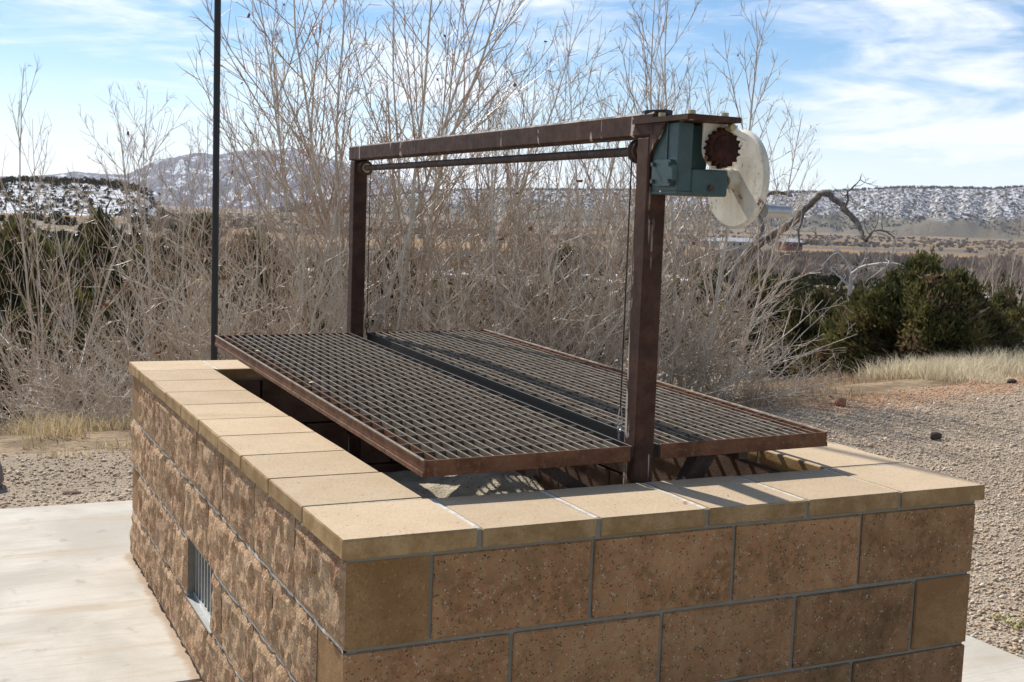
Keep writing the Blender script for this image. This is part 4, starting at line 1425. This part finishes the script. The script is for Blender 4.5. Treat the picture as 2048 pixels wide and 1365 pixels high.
# junipers
FOL = m_tint("juniper_foliage", .9, .12, trans=.25, spec=.08)
def make_juniper(seed, H, Wd, nclump, nspray, size=1.0):
    rng = np.random.default_rng(seed)
    root = empty("juniper_tree")
    nl = 24
    lz = np.concatenate([[.62, .50, .46], rng.uniform(.0, .42, nl - 3)])
    la = rng.uniform(0, 2 * math.pi, nl)
    lr = np.interp(lz, [0, .2, .45, .62], [.40, .36, .20, .02]) * Wd * rng.uniform(.75, 1.25, nl)
    ls = rng.uniform(.22, .38, nl) * H
    lw = rng.uniform(.07, .15, nl) * Wd
    li = rng.integers(0, nl, nclump)
    e = rng.random(nclump)
    wv = np.sin(math.pi * np.clip(e * .85 + .15, 0, 1)) ** .8
    g = rng.normal(0, 1, (nclump, 2))
    g /= np.linalg.norm(g, axis=1)[:, None] + 1e-9
    g *= np.sqrt(rng.uniform(.25, 1.0, nclump))[:, None] * (lw[li] * wv)[:, None]
    ox = lr * np.cos(la)
    oy = lr * np.sin(la)
    C = np.stack([ox[li] * (1 - .15 * e) + g[:, 0], oy[li] * (1 - .15 * e) + g[:, 1], np.minimum(lz[li] * H + e * ls[li] * 1.05, H * .97)], -1)
    C[:, 2] = np.maximum(C[:, 2], .04)
    cs = Wd * rng.uniform(.035, .065, nclump)
    n = nclump * nspray
    ci = np.repeat(np.arange(nclump), nspray)
    off = rng.normal(0, .55, (n, 3)) * cs[ci][:, None] * np.array([1, 1, 1.25])
    P = C[ci] + off
    out = P - np.array([0, 0, H * .25])
    out /= np.linalg.norm(out, axis=1)[:, None] + 1e-9
    d = out * .55 + np.array([0, 0, .75]) + rng.normal(0, .45, (n, 3))
    d /= np.linalg.norm(d, axis=1)[:, None]
    L = rng.uniform(.05, .13, n)[:, None] * size
    sd = np.cross(d, rng.normal(0, 1, (n, 3)))
    sd /= np.linalg.norm(sd, axis=1)[:, None] + 1e-9
    sd *= rng.uniform(.012, .026, n)[:, None] * size
    V = np.stack([P - sd, P + sd, P + d * L + sd * .2], 1).reshape(-1, 3)
    F = np.arange(n * 3).reshape(-1, 3)
    pal = np.array([(.092, .092, .034), (.135, .122, .044), (.195, .16, .065), (.052, .060, .026), (.19, .135, .08)])
    cc = pal[rng.choice(5, nclump, p=[.30, .25, .15, .2, .10])][ci] * rng.uniform(.7, 1.3, (n, 1))
    tri_mesh_np("crown", V, F, FOL, root, col=np.repeat(cc, 3, 0))
    tw = Twigs()
    for k in range(7):
        a = 2 * math.pi * k / 7
        dd = np.array((.35 * math.cos(a), .35 * math.sin(a), 1.0))
        tw.tube(path(rng, np.array((.05 * math.cos(a), .05 * math.sin(a), -.3)), dd, H * .85, 8, .09, .02), .05 * H / 2, .008, 6)
    for c in C[::3]:
        b = np.array((c[0] * .15, c[1] * .15, c[2] * .55))
        tw.tube(np.array([b, (b + c) / 2 + rng.normal(0, .03, 3), c]), .014, .004, 4)
    tw.build("trunk", BARK[2], root)
    return root
JUN = [make_juniper(31, 2.4, 2.3, 420, 120), make_juniper(32, 2.2, 2.2, 330, 80, 1.15), make_juniper(33, 2.4, 1.8, 300, 80, 1.15), make_juniper(34, 1.8, 2.2, 300, 80, 1.2)]
JH = [2.4, 2.2, 2.4, 1.8]
G3 = "dark green junipers on the slope around the thicket"
for (k, u, D, v, w, rz, lab) in (
        (0, 1850, 16.8, 495, 1.4, .3, "large dense green juniper behind the gravel at right"),
        (3, 1735, 17.4, 585, 1.15, 1.0, "lower juniper lobe joined to the large juniper's left side"),
        (1, 1925, 17.4, 540, 1.35, 4.6, "juniper lobe filling the large juniper's right side"),
        (2, 1795, 17.2, 545, 1.4, 2.8, "juniper lobe filling the large juniper's left shoulder"),
        (1, 2030, 19.0, 575, 1.15, 2.0, "juniper cut off by the right picture edge"),
        (1, 1610, 21.0, 600, 1.0, 3.2, "ragged juniper between thicket and large juniper"),
        (3, 1530, 25.0, 560, 1.2, 5.0, "low juniper under the dead tree's forked trunk"),
        (2, 1420, 30.0, 545, 1.2, .9, "juniper far down the slope right of the near post"),
        (1, 1660, 34.0, 575, 1.2, 2.5, "juniper on the slope behind the silver snag"),
        (1, 20, 19.0, 445, .9, .4, "tall dark juniper at the left picture edge"),
        (0, 120, 23.0, 470, .9, 1.7, "dark juniper behind the forked left sapling"),
        (2, 205, 25.0, 430, .9, 2.6, "narrow dark juniper below the snowy hill's right part"),
        (1, 65, 15.5, 600, .9, 3.6, "lower juniper in front of the tall left-edge one"),
        (0, 285, 24.0, 480, .9, 4.4, "dark juniper left of the brush-topped sapling"),
        (2, 400, 27.0, 440, 1.0, 5.2, "juniper showing dimly left of the black pole"),
        (3, 170, 16.5, 640, .9, .1, "low olive juniper behind the left shrubs"),
        (1, 500, 26.0, 470, 1.1, 1.1, "juniper showing through twigs right of the black pole"),
        (1, 800, 26.0, 490, 1.1, 3.1, "juniper hidden behind the thicket inside the frame at left"),
        (2, 1130, 27.0, 500, 1.2, 5.1, "juniper hidden behind the thicket at the frame's right")):
    place(JUN, k, u, D, v, lab, "juniper", G3, rz, wide=w, h0=JH[k])

# dead tree and snag
def limb_set(name, D, limbs, mat, label, cat, seed):
    rng = np.random.default_rng(seed)
    c0 = spot(*limbs[0][0][0], D)
    root = empty(name, (c0[0], c0[1], c0[2]))
    tag(root, label, cat)
    view = bearing(limbs[0][0][0][0])
    for q, (pts, r0, r1, dep) in enumerate(limbs):
        P = np.array([spot(u, v, D + dep[0] + (dep[1] - dep[0]) * i / (len(pts) - 1)) for i, (u, v) in enumerate(pts)]) - c0
        # smooth and roughen
        t = np.linspace(0, len(P) - 1, len(P) * 4)
        i = np.minimum(t.astype(int), len(P) - 2)
        f = (t - i)[:, None]
        Pm, Pn = P[np.maximum(i - 1, 0)], P[np.minimum(i + 2, len(P) - 1)]
        a, b = P[i], P[i + 1]
        S = .5 * ((2 * a) + (b - Pm) * f + (2 * Pm - 5 * a + 4 * b - Pn) * f ** 2 + (3 * a - 3 * b + Pn - Pm) * f ** 3)
        S = S + rng.normal(0, min(.012, r0 * .12), S.shape)
        rr = np.linspace(r0, r1, len(S)) * (1 + rng.uniform(-.12, .12, len(S)))
        tw = Twigs()
        tw.tube(S, rr, None, 8 if r0 > .03 else 5)
        o = tw.build("trunk" if q == 0 else "limb", mat, root)
    # fine dead twigs
    tw = Twigs()
    for pts, r0, r1, dep in limbs[1:]:
        for _ in range(7):
            i = rng.integers(1, len(pts))
            p = spot(*pts[i], D + dep[1]) - c0
            d = rng.normal(0, 1, 3) + np.array((0, 0, .5))
            P = path(rng, p, d, rng.uniform(.15, .5), 5, .2, .03)
            tw.tube(P, .008, .002, 3)
            for _k in range(2):
                p2, e2 = at_path(P, rng.uniform(.3, .9))
                tw.tube(path(rng, p2, e2 + rng.normal(0, .6, 3), rng.uniform(.08, .25), 3, .2, .03), .004, .0015, 3)
    tag(tw.build("twigs", mat, root), kind="stuff")
limb_set("dead_tree", 21.0, [
    ([(1452, 660), (1462, 600), (1476, 545), (1492, 514), (1514, 490)], .125, .085, (0, 0)),
    ([(1510, 494), (1520, 470), (1521, 445), (1515, 415), (1525, 395), (1550, 385), (1585, 392)], .085, .02, (0, 1.0)),
    ([(1512, 492), (1543, 471), (1570, 455), (1591, 438), (1611, 418), (1630, 400), (1645, 387), (1664, 394), (1683, 411), (1697, 428), (1714, 445), (1724, 463), (1731, 482)], .075, .035, (0, -1.2)),
    ([(1606, 418), (1604, 440), (1597, 462), (1598, 488), (1593, 505), (1585, 518)], .03, .008, (-.5, -.9)),
    ([(1690, 414), (1696, 400), (1695, 385), (1708, 373), (1720, 360), (1723, 349)], .022, .005, (-.9, -1.1)),
    ([(1731, 480), (1740, 470), (1748, 461), (1765, 462), (1785, 472), (1791, 486)], .03, .006, (-1.2, -1.5)),
    ([(1597, 490), (1612, 487), (1628, 478), (1634, 472)], .014, .004, (-.7, -.9))],
    BARK[2], "crooked dead tree with an arching limb beyond the crank wheel", "dead tree", 3)
limb_set("dead_snag", 19.5, [
    ([(1712, 700), (1706, 640), (1700, 585), (1704, 548)], .05, .03, (0, 0)),
    ([(1701, 578), (1686, 560), (1672, 548), (1660, 537)], .022, .008, (0, .2)),
    ([(1704, 550), (1694, 525), (1676, 505), (1666, 490), (1655, 476)], .02, .005, (0, .4)),
    ([(1704, 550), (1722, 536), (1750, 529), (1778, 527), (1806, 531)], .032, .012, (0, -.4)),
    ([(1765, 558), (1774, 536), (1785, 508), (1790, 480), (1795, 462)], .02, .004, (-.3, -.5)),
    ([(1708, 620), (1730, 592), (1752, 572), (1766, 556)], .03, .018, (0, -.3)),
    ([(1702, 565), (1712, 552), (1728, 520), (1733, 500)], .016, .004, (0, .3))],
    BARK[3], "silvery dead snag with spread limbs left of the large juniper", "dead tree", 4)

# grasses
def build_grass(name, label, n, xy, hgt, cols, seed, lean=.75):
    rng = np.random.default_rng(seed)
    X, Y = xy(rng, n)
    n = len(X)
    Z = np.maximum(ground_h(X, Y), np.where(Y < edge_y(X), -.045, -9)) - .01
    h = rng.uniform(*hgt, n) * np.clip(.4 + (Y - edge_y(X) + .3) * .9, .25, 1) * (.55 + .8 * fbm(X * 1.3, Y * 1.3, 0, seed, 2)) * np.clip(1 + (X - 11.5) * .16, 1, 1.7)
    az = rng.uniform(0, 2 * math.pi, n)
    ln = np.abs(rng.normal(0, lean, n)) * h
    w = rng.uniform(.0018, .0042, n)
    wd = rng.uniform(0, 2 * math.pi, n)
    b = np.stack([X, Y, Z], -1)
    s = np.stack([np.cos(wd) * w, np.sin(wd) * w, 0 * w], -1)
    m = b + np.stack([np.cos(az) * ln * .35, np.sin(az) * ln * .35, h * .6], -1)
    t = b + np.stack([np.cos(az) * ln, np.sin(az) * ln, h], -1)
    V = np.stack([b - s, b + s, m + s * .9, m - s * .9, t], 1).reshape(-1, 3)
    k = np.arange(n)[:, None] * 5
    F = np.concatenate([k + np.array([[0, 1, 2]]), k + np.array([[0, 2, 3]]), k + np.array([[3, 2, 4]])])
    c = np.array(cols)
    cc = np.repeat(c[rng.integers(0, len(c), n)] * rng.uniform(.75, 1.2, (n, 1)), 5, 0)
    o = tri_mesh_np(name, V, F, m_tint(name + "_straw", .75, trans=.3, spec=.25), col=cc)
    tag(o, label, "grass", kind="stuff")
def clumpy(x0, x1, s0, s1, pw, thr, seed):
    def f(rng, n):
        x = rng.uniform(x0, x1, n)
        s = s0 + (s1 - s0) * rng.random(n) ** pw
        y = edge_y(x) + s
        k = fbm(x * 2.2, y * 2.2, 0, seed, 3) > thr
        return x[k], y[k]
    return f
STRAW = [(.55, .43, .24), (.62, .51, .31), (.46, .34, .18), (.50, .42, .30)]
build_grass("verge_grass", "dry straw grass along the left edge of the gravel", 26000, clumpy(-4.5, 2.2, -.5, 2.6, 1.1, .53, 3), (.03, .17), STRAW + [(.38, .30, .20)], 51)
build_grass("straw_grass", "pale straw grass on the bank at the right edge of the gravel", 42000, clumpy(9.2, 17, -.35, 1.7, 1.0, .48, 4), (.05, .28), [(.68, .60, .43), (.62, .53, .36), (.74, .67, .50)], 52)
build_grass("thicket_grass", "sparse dry grass and twigs under the thicket", 30000, clumpy(1.5, 10.5, -.45, 4.5, 1.3, .54, 5), (.02, .16), [(.36, .26, .17), (.44, .34, .22), (.30, .20, .13)], 53, .7)

# black pole, rocks, clods, weed, leaves
def build_small():
    c = CAM + bearing(431) * 7.6
    z = float(ground_h(c[0], c[1])) - .4
    r = empty("light_pole", (c[0], c[1], z))
    tag(r, "slim straight black metal pole rising out of the picture at left", "pole")
    MB().lathe((0, 0, 0), (0, 0, 1), [(0, .021), (6.5, .019)], 16).build("shaft", MT['black'], r, True, scale=1)
    MB().lathe((0, 0, .36), (0, 0, 1), [(0, .07), (.02, .07), (.03, .03), (.09, .026)], 16).build("base_flange", MT['black'], r, True, scale=1)
    rk = m_plain("grey_rock", (.20, .175, .155), .9, scale=14)
    ck = m_plain("dark_clod", (.075, .05, .035), .95, scale=40)
    def stone(name, loc, size, mat, label, cat, seed, group=None):
        rng = np.random.default_rng(seed)
        nu, nv = 14, 9
        V = []
        for j in range(nv):
            ph = math.pi * j / (nv - 1)
            for i in range(nu):
                t = 2 * math.pi * i / nu
                d = np.array((math.sin(ph) * math.cos(t), math.sin(ph) * math.sin(t), math.cos(ph)))
                q_ = np.sign(d) * np.abs(d) ** (.75 if size[0] > .1 else 1.0)
                f = .62 + .75 * float(fbm(d[0] * 1.4 + seed, d[1] * 1.4, d[2] * 1.4, seed, 3))
                V.append(q_ * np.array(size) * f)
        o = tri_mesh_np(name, np.array(V), grid_faces(nv, nu, True), mat)
        o.location = loc
        tag(o, label, cat, group)
    stone("boulder", (-.64, 4.76, .0), (.19, .17, .15), rk, "grey boulder on the gravel cut off by the left picture edge", "rock", 2)
    stone("dirt_clod", (6.12, 4.42, 0.0), (.05, .04, .035), ck, "dark brown dirt clod lying alone on the gravel at right", "clod", 5)
    stone("dirt_clod", (9.6, 6.85, -.01), (.06, .05, .03), ck, "small dark clod near the straw grass at right", "clod", 6)
    stone("dirt_clod", (-.12, 4.45, -.03), (.05, .03, .018), m_plain('brown_clod', (.17, .11, .07), .95, scale=40), "flat brown clod on the gravel left of the pit", "clod", 7)
    stone("red_stone", (6.55, 6.0, 0.0), (.055, .05, .04), m_plain("red_stone", (.34, .15, .08), .9, scale=30), "small red stone at the gravel's far edge", "rock", 8)
    # weed by the right slab
    g = spot(1990, 1286, 4.75)
    rng = np.random.default_rng(3)
    V, F = [], []
    for _ in range(80):
        p = np.array((rng.normal(0, .035), rng.normal(0, .05), 0.0))
        a = rng.uniform(0, 6.28)
        l_ = rng.uniform(.01, .03)
        d = np.array((math.cos(a), math.sin(a), rng.uniform(.3, 1.2))) * l_
        s = np.array((-math.sin(a), math.cos(a), 0)) * .0035
        k = len(V)
        V += [p - s, p + d * .6 + s * 1.4, p + d, p + d * .5 - s * 1.4]
        F.append((k, k + 1, k + 2, k + 3))
    w = mesh("weed", V, F, m_plain("yellow_green_leaf", (.36, .33, .10), .7, scale=50))
    w.location = (3.16, .98, -.012)
    tag(w, "tiny yellow-green weed on the gravel beside the right slab", "weed")
    lf = m_plain("dry_brown_leaf", (.26, .10, .04), .7, scale=40)
    pale_ = m_plain("pale_wood_chip", (.60, .45, .28), .7, scale=40)
    for (x, y, z, s, mt, lab) in ((35.0, 2.0, 34.2, .28, lf, "tiny red-brown leaf on the front capstone before the near post"),
                                  (41.0, 3.2, 34.2, .14, lf, "tiny leaf scrap on the front capstone between the shadows"),
                                  (13.3, 86.0, 39.75, .35, pale_, "pale wood chip caught on the far part of the left grate"),
                                  (13.0, 56.0, 39.1, .38, pale_, "pale wood chip on the left grate's edge near its middle")):
        V = [(-s, -s * .5, .02), (0, -s * .7, .1), (s, -s * .2, .05), (s * .6, s * .6, .16), (-s * .4, s * .5, .08)]
        o = mesh("leaf_scrap", [(a * I, b * I, c_ * I) for a, b, c_ in V], [(0, 1, 2, 3, 4)], mt)
        o.location = (x * I, y * I, z * I)
        tag(o, lab, "leaf")
build_small()

# ------------------------------------------------------------------ the air
def build_haze():
    o = MB().box((CAM[0] - 11400, CAM[1] - 11400, -22), (CAM[0] + 11400, CAM[1] + 11400, 520)).build("haze", None, scale=1)
    m = bpy.data.materials.new("haze_air")
    m.use_nodes = True
    n = m.node_tree
    n.nodes.clear()
    pv = n.nodes.new('ShaderNodeVolumePrincipled')
    pv.inputs['Color'].default_value = (.80, .87, 1.0, 1)
    pv.inputs['Density'].default_value = 4.2e-5
    pv.inputs['Anisotropy'].default_value = .3
    out = n.nodes.new('ShaderNodeOutputMaterial')
    n.links.new(pv.outputs[0], out.inputs['Volume'])
    o.data.materials.append(m)
    tag(o, "thin bluish haze in the valley air", "haze", kind="stuff")
build_haze()
